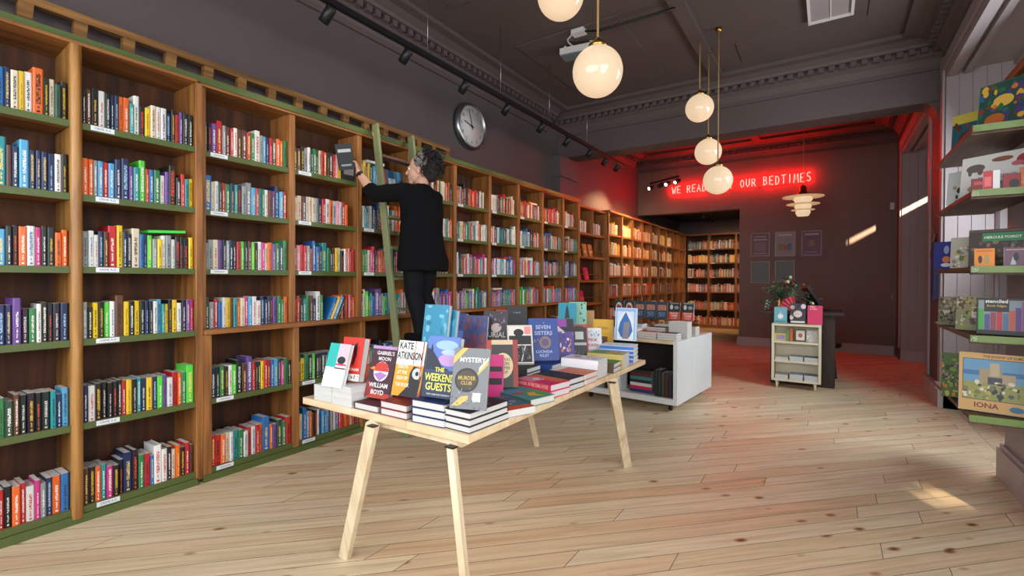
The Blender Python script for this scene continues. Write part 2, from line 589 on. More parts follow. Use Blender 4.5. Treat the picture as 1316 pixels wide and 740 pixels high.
# walls
struct(MB().box(WL - .25, WL, YF - .25, YE + .25, -.1, 4.4), 'wall_left', 'mauve_wall')
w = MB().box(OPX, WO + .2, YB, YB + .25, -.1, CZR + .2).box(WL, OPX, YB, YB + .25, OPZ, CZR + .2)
wall_back = struct(w, 'wall_back', 'mauve_lamplit')
struct(MB().box(WL - .25, 1.2, YE, YE + .25, -.1, 3.2), 'wall_far', 'mauve_dark')
struct(MB().box(.6, .85, YB + .25, YE, -.1, 3.2), 'wall_far_right', 'mauve_dark')
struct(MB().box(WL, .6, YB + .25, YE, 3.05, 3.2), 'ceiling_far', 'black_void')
struct(MB().box(WL - .25, WO + .25, YF - .25, YF, -.1, 4.4), 'wall_front', 'mauve_wall')
# right wall: piers, head above the bays, unseen outer wall with slots shaped to throw the sun patches
w = MB()
for a, b in PIERS:
    w.box(WR, WO, a, b, -.1, BAYZ)
w.box(WR, WO, YF, YB, BAYZ, 4.4)
w.box(WR, WO, YF, -.8, -.1, BAYZ)
wall_right = struct(w, 'wall_right', 'mauve_wall')
w = MB()
def outer(y0, y1, holes):
    ys = [y0]
    for a, b, c, d in holes:
        w.box(WO, WO + .03, ys[-1], a, -.1, 4.4); w.box(WO, WO + .03, a, b, -.1, c); w.box(WO, WO + .03, a, b, d, 4.4); ys.append(b)
    w.box(WO, WO + .03, ys[-1], y1, -.1, 4.4)
outer(YF, YB, [(.95 + i * .125, .95 + (i + 1) * .125, .82 - i * .029, .872 - i * .029 + (.025 if i in (2, 3, 6) else 0)) for i in range(8)] + [(7.65, 10.3, 2.98, 3.08)])
struct(w, 'wall_street', 'bay_paint')
# grey boarded lining of the bays: each reveal is made of upright boards
lin_no = 0
for (y, sgn, x1) in ((6.73, -1, WO), (10.35, -1, WO)):
    lin_no += 1
    tr = struct(MB().box(WR + .005, x1, y - .012, y - .001, 0, BAYZ), 'trim_%d' % lin_no, 'bay_paint')
    x = WR + .005
    while x < x1 - .02:
        MB().box(x, min(x + .098, x1), y - .022, y - .0122, .16, BAYZ - .02).build('board', 'bay_paint', tr)
        x += .104
    MB().box(WR + .005, x1, y - .04, y - .0122, 0, .17).build('skirting_board', 'skirting_grey', tr)
# soffits and architraves of the bays
for i, (a, b) in enumerate(((-.8, 6.70), (7.6, 10.32))):
    tr = struct(MB().box(WR + .002, WO, a + .003, b, BAYZ - .03, BAYZ - .001), 'trim_%d' % (3 + i), 'bay_paint')
    for x0, x1, d in ((WR + .0, WR + .09, .05), (WR + .13, WR + .19, .05), (WR + .5, WR + .55, .045)):
        MB().box(x0 + .002, x1, a + .004, b - .003, BAYZ - .03 - d, BAYZ - .031).build('moulding', 'bay_paint', tr)
# architrave faces on the room side
tr = MB()
for a, b in ((-.7, 6.73), (7.6, 10.35)):
    tr.box(WR - .025, WR - .001, a - .12, b + .12, BAYZ, BAYZ + .14)
for y in (7.6, 10.35, 6.73):
    tr.box(WR - .02, WR - .001, y - (.0 if y == 7.6 else .0), y + (-.12 if y == 7.6 else .12), .2, BAYZ)
struct(tr, 'trim_5', 'bay_paint')
# skirtings
sk = MB().box(OPX, WR - .03, YB - .035, YB - .001, 0, .165).box(OPX - .03, OPX - .001, YB - .035, YB + .25, 0, .165)
struct(sk, 'baseboard_back', 'skirting_grey')
sk = MB()
for a, b in PIERS[:1]:
    sk.box(WR - .04, WR - .001, a, b - .001, 0, .2).box(WR - .04, WR + .3, a - .04, a - .001, 0, .2)
    sk.box(WR - .052, WR - .001, a, b - .001, .2, .225)
struct(sk, 'baseboard_right', 'skirting_grey')
# low panelled partition at the near right, with a brown moulded cap
pt = struct(MB().box(WR, WR + .28, 3.4, 4.55, 0, 2.56), 'wall_partition', 'bay_paint')
MB().box(WR - .035, WR + .3, 3.38, 4.58, 0, .2).box(WR - .02, WR + .3, 3.39, 4.57, .2, .23).build('skirting_board', 'skirting_grey', pt)
MB().box(WR - .03, WR + .31, 3.37, 4.58, 2.5605, 2.6).box(WR - .06, WR + .34, 3.34, 4.61, 2.6, 2.65).build('cap', 'oak_board', pt)
struct(MB().box(-1.5, .55, YE - .4, YE - .36, 0, .14), 'baseboard_far', 'skirting_grey')
# frames of the street windows by which the daylight comes in
def win_frame(n, T, w, h):
    f = MB()
    for q in ((-w / 2 - .09, -w / 2, -h / 2 - .09, h / 2 + .09), (w / 2, w / 2 + .09, -h / 2 - .09, h / 2 + .09), (-w / 2, w / 2, -h / 2 - .09, -h / 2), (-w / 2, w / 2, h / 2, h / 2 + .09)):
        f.box(q[0], q[1], .002, .09, q[2], q[3], T=T)
    struct(f, 'window_%d' % n, 'bay_paint')
win_frame(1, Matrix.Translation((-1.2, YF, 1.9)), 4.2, 2.2)
win_frame(2, Matrix.Translation((WO, 1.0, 1.7)) @ Matrix.Rotation(PI / 2, 4, 'Z'), 3.4, 2.4)
win_frame(3, Matrix.Translation((WO, 5.5, 1.9)) @ Matrix.Rotation(PI / 2, 4, 'Z'), 1.5, 2.4)
# flush door in the back wall, painted like it
d = struct(MB().box(.345, .93, YB - .028, YB - .001, .17, 2.53), 'door_1', 'mauve_lamplit')
MB().box(.30, .345, YB - .04, YB - .001, .17, 2.58).build('door_frame', 'mauve_lamplit', d)
MB().box(.3451, .93, YB - .04, YB - .001, 2.5301, 2.58).build('door_frame', 'mauve_lamplit', d)
MB().box(.93, .945, YB - .045, YB - .028, 1.0, 1.1).build('light_switch', 'bay_paint', d)
MB().box(.9, .96, YB - .012, YB - .001, 2.62, 2.74).build('switch_plate', 'white_plastic', d)

# ceilings
cl = struct(MB().box(WL, WR, YF, BEAM0, CZ, CZ + .2), 'ceiling', 'ceiling_paint')
cr = struct(MB().box(WL, WO, BEAM1, YB, CZR, CZR + .2), 'ceiling_rear', 'ceiling_paint')
bm = MB().box(WL, WR, BEAM0, BEAM1, BEAMZ, 4.4)
for sx, x0 in ((1, WL), (-1, WR)):                      # curved haunches where the beam meets the walls
    arc = [(0, 0), (0, -.26)] + [(.14 * (1 - math.cos(t)), -.26 + .26 * math.sin(t)) for t in [i * PI / 2 / 6 for i in range(1, 7)]]
    T = Matrix(((sx, 0, 0, x0), (0, 0, 1, BEAM0 + .02), (0, 1, 0, BEAMZ), (0, 0, 0, 1)))
    bm.prism(arc if sx < 0 else arc[::-1], 0, BEAM1 - BEAM0 - .04, T=T)
struct(bm, 'trim_6', 'ceiling_paint')
# pilaster under the beam on the left wall
struct(MB().box(WL, WL + .16, 6.78, 7.36, 2.66, BEAMZ - .001).box(WL, WL + .19, 6.75, 7.39, BEAMZ - .34, BEAMZ - .27), 'trim_7', 'mauve_wall')


def cornice(name, a, b, out, z, mat='ceiling_paint'):
    """moulded cornice with dentils from a to b (x,y), projecting towards 'out'"""
    a, b, out = Vector((*a, 0)), Vector((*b, 0)), Vector((*out, 0))
    u = (b - a).normalized(); ln = (b - a).length
    m = MB()
    T = Matrix(((out.x, 0, u.x, a.x), (out.y, 0, u.y, a.y), (0, 1, 0, z), (0, 0, 0, 1)))
    prof = [(0.001, -.34), (.03, -.34), (.03, -.29), (.07, -.22), (.1, -.2), (.1, -.12), (.19, -.12), (.2, -.09), (.27, -.05), (.36, -.045), (.36, -.001), (.001, -.001)]
    m.prism(prof, 0, ln, T=T)
    r = m.build(name, mat); r['kind'] = 'structure'
    d = MB(); n = int(ln / .105)
    for i in range(n):
        d.box(.101, .165, -.175, -.122, (i + .25) * ln / n, (i + .8) * ln / n, T=T)
    o = d.build('dentil', mat, r); o['kind'] = 'stuff'


cornice('trim_8', (WL, BEAM0), (WR, BEAM0), (0, -1), CZ)
cornice('trim_9', (WL, YF), (WL, BEAM0 - .37), (1, 0), CZ)
cornice('trim_10', (WR, YF), (WR, BEAM0 - .37), (-1, 0), CZ)
cornice('trim_11', (WL, YB), (WR, YB), (0, -1), CZR)
cornice('trim_12', (WR, BEAM1), (WR, YB - .37), (-1, 0), CZR)
cornice('trim_13', (WL, BEAM1), (WL, YB - .37), (1, 0), CZR)
# ribs and low raised panels on the ceilings
for x in (-1.23,):
    MB().box(x - .07, x + .07, YF, BEAM0 - .37, CZ - .05, CZ - .001).build('ceiling_rib', 'ceiling_paint', cl)
    MB().box(x - .07, x + .07, BEAM1, YB - .37, CZR - .05, CZR - .001).build('ceiling_rib', 'ceiling_paint', cr)
for x0, x1, y0, y1 in ((-3.1, -1.75, 2.2, 3.6), (-3.0, -1.8, 4.6, 6.2), (-.9, -.3, 5.9, 6.4), (-.7, .3, 2.5, 4.6), (.3, .6, 5.0, 6.0)):
    MB().box(x0, x1, y0, y1, CZ - .014, CZ - .001).build('ceiling_panel', 'ceiling_paint', cl)
for x0, x1, y0, y1 in ((-3.0, -1.6, 8.2, 9.9), (-.85, .1, 8.3, 9.9), (.3, .65, 8.4, 9.8)):
    MB().box(x0, x1, y0, y1, CZR - .016, CZR - .001).build('ceiling_panel', 'ceiling_paint', cr)

# ------------------------------------------------------------------ bookcases along the left wall
XL, XU = -3.39, -3.44          # front of the low part and of the upper part
XT = -3.42                     # front of the top board
ZTOP = 2.592
SH = [2.18, 1.79, 1.397, 1.0, .54, .084]          # tops of the shelves, from the top down
POSTS = [1.50, 2.14, 2.77, 3.37, 4.06, 4.71, 5.355, 6.0, 6.64, 7.19]
XB = WL + .03                  # front of the back boards


def upright(par, y0, y1, xf, z0, z1, mat='oak_upright', name='upright'):
    return MB().box(XB, xf, y0, y1, z0, z1).build(name, mat, par, bevel=.003)


def shelf(par, y0, y1, xf, z, th=.032, front='shelf_green', lab=None):
    s = MB().box(XB, xf - .012, y0, y1, z - th, z).build('shelf', 'oak_board', par)
    MB().box(xf - .012, xf, y0, y1, z - th - .004, z).build('shelf_edge', front, s)
    if lab:
        a, w, txt = lab
        m = MB().box(xf, xf + .0015, a, a + w, z - .029, z - .003, lin('#dfe3ea'))
        T = Matrix(((0, 0, 1, xf + .0019), (1, 0, 0, a + w / 2), (0, 1, 0, z - .016), (0, 0, 0, 1)))
        if txt:
            m.text(txt, T, .016, (.03, .03, .05), w * .7)
        else:
            m.box(xf + .0015, xf + .0019, a + w * .2, a + w * .8, z - .018, z - .014, (.2, .2, .24))
        m.build('shelf_label', 'printed_card', s)
    return s


# the first case: two wide bays with a round post between them
caseA = empty('bookcase', (XL, .85, 0), label='tall oak bookcase with green shelf edges and a rounded post, nearest the camera', cat='bookcase', group='oak bookcases along the wall')
caseA.location = (0, 0, 0)
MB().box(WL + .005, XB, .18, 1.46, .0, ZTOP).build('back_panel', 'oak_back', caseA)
MB().box(WL + .005, XL, .18, 1.455, ZTOP + .001, ZTOP + .018).build('top_board', 'oak_board', caseA)
MB().box(XB, XL - .0, .18, 1.455, 0, .046).build('plinth', 'shelf_green', caseA)
upright(caseA, .18, .22, XL, .0465, ZTOP)
post = MB()
for i in range(13):
    pass
rp = [(.024 * math.sin(t), .026 * -math.cos(t)) for t in [i * PI / 10 for i in range(11)]]
post.prism([(XL - .012 + a, .862 + b) for a, b in rp] + [(XB, .862 + .012), (XB, .862 - .012)], .03, ZTOP, smooth=False)
post.build('round_post', 'oak_post', caseA)
upright(caseA, 1.445, 1.487, XL, .03, ZTOP, name='end_upright')
for z in SH:
    for k, (a, b) in enumerate(((.2205, .8355), (.8885, 1.4445))):
        shelf(caseA, a, b, XL - .008, z, lab=(a + .035 + (.02 if z < 2 else 0), .105, 'CRIME A-Z') if k == 1 else None)

# the long second case: upper shelves set back above an oak ledge
caseB = empty('bookcase', label='long oak bookcase with a projecting waist-high ledge, behind the person on the ladder', cat='bookcase', group='oak bookcases along the wall')
y0, y1 = 1.4885, 7.215
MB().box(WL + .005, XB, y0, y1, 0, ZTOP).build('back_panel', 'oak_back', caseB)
MB().box(WL + .005, XU + .012, y0, y1, ZTOP + .001, ZTOP + .018).build('top_board', 'oak_board', caseB)
MB().box(XB, XL, y0, y1, 0, .046).build('plinth', 'shelf_green', caseB)
MB().box(XB, XL + .02, y0, y1, SH[3] - .034, SH[3]).build('ledge', 'oak_board', caseB, bevel=.004)
for i, p in enumerate(POSTS):
    if i == 0:
        upright(caseB, y0 + .0, p + .028, XU, SH[3] + .0005, ZTOP); upright(caseB, y0, p + .04, XL, .0465, SH[3] - .0345)
    else:
        upright(caseB, p - .024, p + .024, XU, SH[3] + .0005, ZTOP); upright(caseB, p - .024, p + .024, XL, .0465, SH[3] - .0345)
for i in range(len(POSTS) - 1):
    for k, z in enumerate(SH):
        a, b = POSTS[i] + (.0285 if i == 0 else .0245), POSTS[i + 1] - .0245
        if k == 3:
            continue
        xf = (XU if k < 3 else XL) - .008
        if k > 3 and i == 0:
            a = POSTS[0] + .0405
        shelf(caseB, a, b, xf, z, lab=(a + .03, .11 if i < 3 else .09, None))
MB().box(XT - .03, XT, .18, 7.21, ZTOP + .0185, ZTOP + .062).build('top_rail', 'shelf_green', caseB)
MB().lathe([(.004, 0), (.004, .004)], 8, T=Matrix.Translation((XT + .0005, .972, ZTOP + .04)) @ Matrix.Rotation(PI / 2, 4, 'Y')).build('brass_screw', 'brass', caseB)

# narrow face-out display case beyond it
caseC = empty('bookcase', label='narrow oak display case with brass retaining rods and face-out pink books', cat='bookcase', group='oak bookcases along the wall')
MB().box(WL + .005, XB, 7.22, 8.42, 0, 2.55).build('back_panel', 'oak_back', caseC)
MB().box(WL + .005, XU - .02, 7.22, 8.42, 2.551, 2.585).build('top_board', 'oak_board', caseC)
MB().box(XB, XU - .03, 7.2201, 8.4199, 0, .08).build('plinth', 'oak_board', caseC)
for a, b in ((7.221, 7.27), (8.37, 8.419)):
    upright(caseC, a, b, XU - .02, .081, 2.55)
upright(caseC, 7.80, 7.83, XU - .03, 2.14, 2.55)
for z in (2.139, 1.74, 1.33, .93, .5):
    sh = MB().box(XB, XU - .03, 7.2705, 8.3695, z - .04, z).build('shelf', 'oak_board', caseC)
    if z < 2 and z > .9:
        MB().tube([(XU - .04, 7.271, z + .1), (XU - .04, 8.369, z + .1)], .005, 6).build('retaining_rod', 'brass', sh)

# the case in the rear room
caseD = empty('bookcase', label='oak bookcase in the far room, lit warm by spotlights, running to the corner', cat='bookcase', group='oak bookcases along the wall')
DP = [8.45, 9.15, 9.78, 10.39, 11.0, 11.62, 12.25, 12.9, 13.55, 14.16]
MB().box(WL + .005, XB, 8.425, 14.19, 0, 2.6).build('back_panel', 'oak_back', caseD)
MB().box(WL + .005, -3.40, 8.425, 14.19, 2.601, 2.635).build('top_board', 'oak_board', caseD)
MB().box(XB, -3.43, 8.425, 14.19, 0, .08).build('plinth', 'oak_board', caseD)
for p in DP:
    upright(caseD, p - .022, p + .022, -3.43, .081, 2.6)
SD = [2.2, 1.81, 1.42, 1.02, .6, .0805 + .02]
for i in range(len(DP) - 1):
    for z in SD:
        shelf(caseD, DP[i] + .0225, DP[i + 1] - .0225, -3.44, z, front='oak_board')

# the case across the end of the far room
caseE = empty('bookcase', label='oak bookcase across the end of the far room, seen through the opening', cat='bookcase', group='oak bookcases along the wall')
EY = 14.25
EP = [-3.66, -2.83, -2.13, -1.43, -.73]
m = MB().box(-3.42, -.7, YE - .03, YE - .005, 0, 2.6); m.build('back_panel', 'oak_back', caseE)
MB().box(-3.42, -.7, EY - .02, YE - .005, 2.601, 2.64).build('top_board', 'oak_board', caseE)
MB().box(-3.40, -.7, EY, YE - .031, 0, .09).build('plinth', 'oak_board', caseE)
MB().box(-3.40, -.7, EY - .03, YE - .031, .98, 1.01).build('ledge', 'oak_board', caseE)
for p in EP[1:]:
    MB().box(p - .028, p + .028, EY, YE - .031, 1.011, 2.6).build('upright', 'oak_upright', caseE)
    MB().box(p - .028, p + .028, EY, YE - .031, .091, .979).build('upright', 'oak_upright', caseE)
SE = [2.22, 1.83, 1.43, 1.0105, .52, .0905]
for i in range(len(EP) - 1):
    for z in SE[:3] + [SE[4]]:
        a, b = (-3.40 if i == 0 else EP[i] + .0285), EP[i + 1] - .0285
        s_ = MB().box(a, b, EY + .012, YE - .031, z - .03, z).build('shelf', 'oak_board', caseE)
        MB().box(a + .02, a + .13, EY + .0105, EY + .012, z - .028, z - .004, lin('#d8d4c8')).build('shelf_label', 'printed_card', s_)

# ------------------------------------------------------------------ books on the shelves
BSEED = [0]
INKS = {'k': ['#dfe0dc', '#d8b02c', '#c9c9c9', '#d84a3a'], 'n': ['#e5e6e2', '#9cc3e0', '#d8c070'], 'w': ['#333', '#c03030', '#2a6a9a'], 'c': ['#5a3a22', '#b03030', '#333'],
        'y': ['#2a2413', '#8a6a10'], 's': ['#e8e8e8', '#333'], 'l': ['#333', '#b03050']}


def book_shape(mb, x, y, z, d, h, t, col, ink, hard=False, ax='y', lean=0.0):
    """upright book: spine at x facing +x (or -y when ax='x'), thickness along the shelf"""
    BSEED[0] += 1
    sd = BSEED[0] % 97
    pg = jit(PAGE, .06)
    r = min(.006, t * .25)
    ov = .004 if hard else 0
    # profile across: rounded spine
    pr = [(-d, 0), (-r * .8, 0), (0, r), (0, t - r), (-r * .8, t), (-d, t)]
    if ax == 'y':
        T = Matrix(((1, 0, 0, x), (0, 1, 0, y), (0, 0, 1, z), (0, 0, 0, 1)))
    else:
        T = Matrix(((0, 1, 0, x), (-1, 0, 0, y), (0, 0, 1, z), (0, 0, 0, 1)))
    if lean:
        T = T @ Matrix.Rotation(lean, 4, 'X')
    n = 6
    V = [T @ Vector((a, b, 0)) for a, b in pr] + [T @ Vector((a, b, h)) for a, b in pr]
    tc = pg if not hard else col
    fs = [(5, 4, 3, 2, 1, 0), (6, 7, 8, 9, 10, 11), (0, 1, 7, 6), (1, 2, 8, 7), (2, 3, 9, 8), (3, 4, 10, 9), (4, 5, 11, 10), (5, 0, 6, 11)]
    cs = [pg, pg, col, col, col, col, col, pg]
    uv = [None] * 8
    uv[4] = [(sd + .1, 0), (sd + .9, 0), (sd + .9, 1), (sd + .1, 1)]
    if hard:
        # boards and spine as a shell with the page block sunk between them
        k = .0028
        o = [(-d, 0), (-r * .8, 0), (0, r), (0, t - r), (-r * .8, t), (-d, t), (-d, t - k), (-r, t - k), (-k * 1.5, t - r - k * .3), (-k * 1.5, r + k * .3), (-r, k), (-d, k)]
        m = len(o)
        V = [T @ Vector((a, b, 0)) for a, b in o] + [T @ Vector((a, b, h)) for a, b in o]
        fs = [tuple(range(m))[::-1], tuple(range(m, 2 * m))] + [(i, (i + 1) % m, m + (i + 1) % m, m + i) for i in range(m)]
        uv = [None] * len(fs); uv[4] = [(sd + .1, 0), (sd + .9, 0), (sd + .9, 1), (sd + .1, 1)]
        mb.add(V, fs, col, 0, False, ink, uv)
        pb = [(-d + .004, k), (-.005, k), (-.005, t - k), (-d + .004, t - k)]
        V = [T @ Vector((a, b, ov)) for a, b in pb] + [T @ Vector((a, b, h - ov)) for a, b in pb]
        mb.add(V, [(3, 2, 1, 0), (4, 5, 6, 7), (0, 1, 5, 4), (1, 2, 6, 5), (2, 3, 7, 6), (3, 0, 4, 7)], pg, 0)
        return
    mb.add(V, fs, cs, 0, False, ink, uv)


CNAME = dict(k='black', w='white', c='cream', r='red', o='orange', y='yellow', g='green', e='lime green', t='teal', b='blue', n='navy', p='purple', m='magenta', s='grey', u='brown', a='sky blue', d='dark green', i='pink', l='pale blue')
ROWN = ['top', 'second', 'third', 'fourth', 'fifth', 'bottom']


def row(code, y0, y1, z, xf, bay=None, rown=None, sink=None, seed=0, hmax=.36):
    """fill y0..y1 with the books spelled by code; capital = tall hardback. bay given: single objects, else into sink"""
    rg = random.Random(seed)
    n = len(code)
    ts = []
    for ch in code:
        ts.append((.034 if ch.isupper() else .024) * rg.uniform(.75, 1.3))
    k = (y1 - y0 - .004) / sum(ts)
    k = min(k, 1.25)
    y = y0 + .002
    for i, ch in enumerate(code):
        c = ch.lower(); t = ts[i] * k
        hard = ch.isupper()
        h = (rg.uniform(.225, .245) if hard else rg.choice((.178, .197, .198, .198, .2, .204)) + rg.uniform(-.003, .003))
        h = min(h, hmax)
        d = .155 if hard else .13
        col = jit(PAL[c], .06)
        ink = lin(rg.choice(INKS.get(c, ['#e9e7df', '#e9e7df', '#20201e', '#e8d27a'])))
        mb = sink or MB()
        x = xf - .012 - rg.uniform(0, .012)
        book_shape(mb, x, y, z, d, h, t - .0012, col, ink, hard)
        if sink is None:
            nm = 'hardback_book' if hard else 'paperback_book'
            o = mb.build(nm, 'book_spines', label='%s %s, %s along the %s shelf, %s' % (CNAME[c], 'tall hardback' if hard else 'paperback', ORD[i], ROWN[rown], bay),
                         cat='book', group='books on the near shelves')
        y += t


NEAR = {
    ('bay left of rounded post', .566, .835, XL - .008): ['bncywOkcdk', 'TunAnnnnwk', 'akkowmkkoo', 'nnPkgwkkkn', 'gdukkkktna', 'rkorwmsnob'],
    ('bay right of rounded post', .890, 1.443, XL - .008): ['kukwknnootWkycwwnkrpkk', 'oosaraNNptErbgwpKkrty', 'swwnuRYnkCbnesywswkkky', 'skykewUykyknkwatykywkpm', 'nwkkkkkryktnynepwrogE', 'ukotmkkNKgrbWwkcokru'],
    ('bay right of thick upright', 1.530, 2.1145, None): ['nkpRsurwuurgWsanruoog', 'BcwdrgntksSartgwupNar', 'sscpksnkrekuekwmcopgnG', 'dsrbwyutocmawwnnnkpggo', 'nkgkweKuPrkkyrrbanmgk', 'rrocwtgwrwroBopdgr'],
}
for (bay, a, b, xf), rows in NEAR.items():
    for r, code in enumerate(rows):
        x = xf if xf is not None else ((XU - .008) if r < 3 else (XU - .004 if r == 3 else XL - .008))
        aa = a + (.012 if (xf is None and r > 3) else 0)
        row(code, aa, b, SH[r], x, bay, r, None, hash((a, r)) % 9973 if False else int(a * 1000) + r * 17)
# a lime book lying across the tops of a row
m = MB(); m.T = Matrix.Translation((XL - .03, 1.20, SH[2] + .212)) @ Matrix.Rotation(math.radians(3.5), 4, 'X') @ Matrix.Translation((0, 0, 0))
m.box(-.128, 0, 0, .198, 0, .016, lin('#3fd24c')); m.T = None
m.build('paperback_book', 'printed_card', label='lime green paperback lying flat across a row of upright books', cat='book')

rest_b = MB()
# bay left of the frame edge is filled too
for r in range(6):
    row(''.join(RNG.choice('kknwroybgtpmucs') for _ in range(13)), .23, .562, SH[r], XL - .008, sink=rest_b, seed=500 + r)
B2 = ['uukswkgdcrokkriy', 'ccuwccsnrwolilro', 'kirrsoBbnTgkuyckwoirr', 'krktgunWg', 'dygkeknkntn', 'ycBaoukwbabakswbrrrorcrkr']
MIX = {0: 'uocrwgksncor', 1: 'wcsrbtcogkuwn', 2: 'wsbnatrckwgom', 3: 'nbwastrmocepg', 4: 'kwcbrngtosu', 5: 'kwcbrngtosuy'}
for i in range(1, len(POSTS) - 1):
    for r in range(6):
        a, b = POSTS[i] + .027, POSTS[i + 1] - .027
        xf = (XU - .008) if r < 3 else (XU - .004 if r == 3 else XL - .008)
        if i == 1:
            code = B2[r]
        else:
            code = ''.join((c.upper() if RNG.random() < .12 else c) for c in (RNG.choice(MIX[r]) for _ in range(RNG.randint(19, 23))))
        bb = b
        if i == 1 and r == 0:
            bb = b - .14
        if i == 1 and r == 1:
            bb = b
        if i == 1 and r == 3:
            bb = a + .26
        if i > 1 and RNG.random() < .25:
            bb = b - RNG.uniform(.02, .1)
        if i == 2 and r == 0:
            code, bb = 'gyuykaa', a + .2
        row(code, a, bb, SH[r], xf, sink=rest_b, seed=900 + i * 10 + r)
        if i > 1 and RNG.random() < .3:                    # a book laid flat on top
            yy = RNG.uniform(a, b - .24)
            rest_b.box(xf - .15, xf - .02, yy, yy + .2, SH[r] + .206, SH[r] + .228, [jit(PAL[RNG.choice('wcrokb')])] * 6)
# tilted run on the ledge bay
for j, ch in enumerate('byak'):
    book_shape(rest_b, XU - .02, 2.46 + j * .031, SH[3] + .004, .13, .2, .026, jit(PAL[ch]), (1, 1, 1), False, 'y', -.42)
row('okrrirro', 2.60, 2.742, SH[3], XU - .004, sink=rest_b, seed=77)
# face-out display case
row('occwcscuscwc', 7.28, 7.79, 2.139, XU - .045, sink=rest_b, seed=31)
row('scscnswcscws', 7.84, 8.36, 2.139, XU - .045, sink=rest_b, seed=32)
# rear case
for i in range(len(DP) - 1):
    for r, z in enumerate(SD):
        a, b = DP[i] + .026, DP[i + 1] - .026
        if i > 6:
            continue
        code = ''.join(RNG.choice(('ccuocwyc', 'ccwuycoc', 'cucwoskrc', 'rgucorsn', 'crowku', 'kcrowu')[r]) for _ in range(RNG.randint(16, 19)))
        code = ''.join(c.upper() if RNG.random() < .2 else c for c in code)
        row(code, a, b - RNG.choice((0, 0, .06)), z, -3.44, sink=rest_b, seed=300 + i * 8 + r)
# end case (spines face the shop)


def row_x(code, x0, x1, z, yf, sink, seed):
    rg = random.Random(seed)
    ts = [rg.uniform(.02, .036) for _ in code]
    k = (x1 - x0) / sum(ts)
    x = x0
    for ch, t in zip(code, ts):
        t *= k
        c = PAL[ch]
        book_shape(sink, x, yf + rg.uniform(.0, .012), z, .13, rg.choice((.19, .198, .2, .21, .235)), t - .0012, jit(c), lin('#e8e4da'), False, 'x')
        x += t


for i in range(4):
    for r, z in enumerate(SE):
        a, b = (-3.395 if i == 0 else EP[i] + .032), EP[i + 1] - .032
        code = ''.join(RNG.choice(('nskbwrpto', 'rowcktbyo', 'grwoickrb', 'pimnwrocs', 'ryowcrta', 'rowcyrco')[r]) for _ in range(RNG.randint(19, 23)))
        row_x(code, a, b, z, EY + .02, rest_b, 700 + i * 8 + r)
rest_b.build('shelved_books', 'book_spines', label='rows of shelved paperbacks and hardbacks filling the farther bays of the oak bookcases', cat='books', kind='stuff')

# ------------------------------------------------------------------ ladders
lad = empty('ladder', label='pale green wooden library ladder leaning on the bookcase, person standing on it', cat='ladder')
LB, LT = Vector((-2.97, 0, 0)), Vector((-3.355, 0, 2.70))
LY0, LY1 = 2.87, 3.30
for y in (LY0, LY1):
    MB().bar((LB.x, y, .0), (LT.x, y, LT.z), .07, .028, side=(1, 0, 0)).build('rail', 'ladder_green', lad, bevel=.003)
def lad_x(z):
    return LB.x + (LT.x - LB.x) * z / LT.z
for i in range(1, 10):
    z = .27 * i
    if z > 2.6:
        break
    MB().box(lad_x(z) - .045, lad_x(z) + .045, LY0 + .0145, LY1 - .0145, z - .022, z).build('tread', 'ladder_green' if z < 2.2 else 'raw_shelf', lad)
for y in (LY0 - .016, LY1 + .016):
    MB().tube([(-3.355, y, 2.58), (-3.385, y, 2.66), (-3.435, y, 2.675), (-3.435, y, 2.64)], .006, 6).build('hook', 'brass', lad)

old = empty('ladder', label='old brown wooden ladder lying on its edge along the top of the bookcase', cat='ladder')
OX = -3.60
z0, z1 = ZTOP + .02, ZTOP + .235
MB().bar((OX, .3, z0 + .025), (OX, 4.12, z0 + .025), .05, .05).build('rail', 'old_pine', old)
MB().bar((OX, .3, z1), (OX, 4.12, z1 - .035), .05, .045).build('rail', 'old_pine', old)
y = .47
while y < 4.1:
    MB().bar((OX, y, z0 + .05), (OX - .0, y + .012, z1 - .022), .06, .045, side=(0, 1, 0)).build('rung', 'old_pine', old)
    y += .226

# ------------------------------------------------------------------ person on the ladder


def remeshed(mb, name, mat, parent, voxel, smooth=6, label=None):
    """melt overlapping limbs into one continuous skin"""
    o = mb.build('tmp', mat)
    r = o.modifiers.new('r', 'REMESH'); r.mode = 'VOXEL'; r.voxel_size = voxel; r.use_smooth_shade = True
    s = o.modifiers.new('s', 'SMOOTH'); s.factor = .5; s.iterations = smooth
    dg = bpy.context.evaluated_depsgraph_get()
    me = bpy.data.meshes.new_from_object(o.evaluated_get(dg))
    bpy.data.objects.remove(o)
    me.name = name
    if not me.materials:
        me.materials.append(MAT[mat])
    q = bpy.data.objects.new(name, me); COLL.objects.link(q); q.parent = parent
    if label:
        q['label'] = label
    return q


per = empty('person', label='person in black jumper and leggings standing on the ladder, reaching up to shelve a book', cat='person')
FZ = .81                                                   # tread they stand on
fd = Vector((-1.0, .06, 0)).normalized()                  # way the chest faces
lf = Vector((-fd.y, fd.x, 0)); lf = Vector((-fd.y * 1.0, fd.x * 1.0, 0))
if lf.y > 0:
    lf = -lf
PC = Vector((-2.90, 2.985, 0))                             # body axis


def P(f, l, z):
    return PC + fd * f + lf * l + Vector((0, 0, z))


hip, chest, neck = P(0, 0, 1.58), P(.03, 0, 1.93), P(.0, .0, 2.11)
shL, shR = P(.02, .155, 2.055), P(.02, -.165, 2.045)
elL, wrL = Vector((-3.05, 2.60, 2.015)), Vector((-3.195, 2.565, 2.195))
elR, wrR = P(.14, -.26, 1.83), P(.26, -.24, 2.02)
hdir = Vector((-.86, -.51, .05)).normalized()              # way the head faces
hc = P(.035, .0, 2.262)
hup = Vector((.03, 0, 1)).normalized()
hl = hup.cross(hdir).normalized()


def Hd(f, l, u):
    return hc + hdir * f + hl * l + hup * u


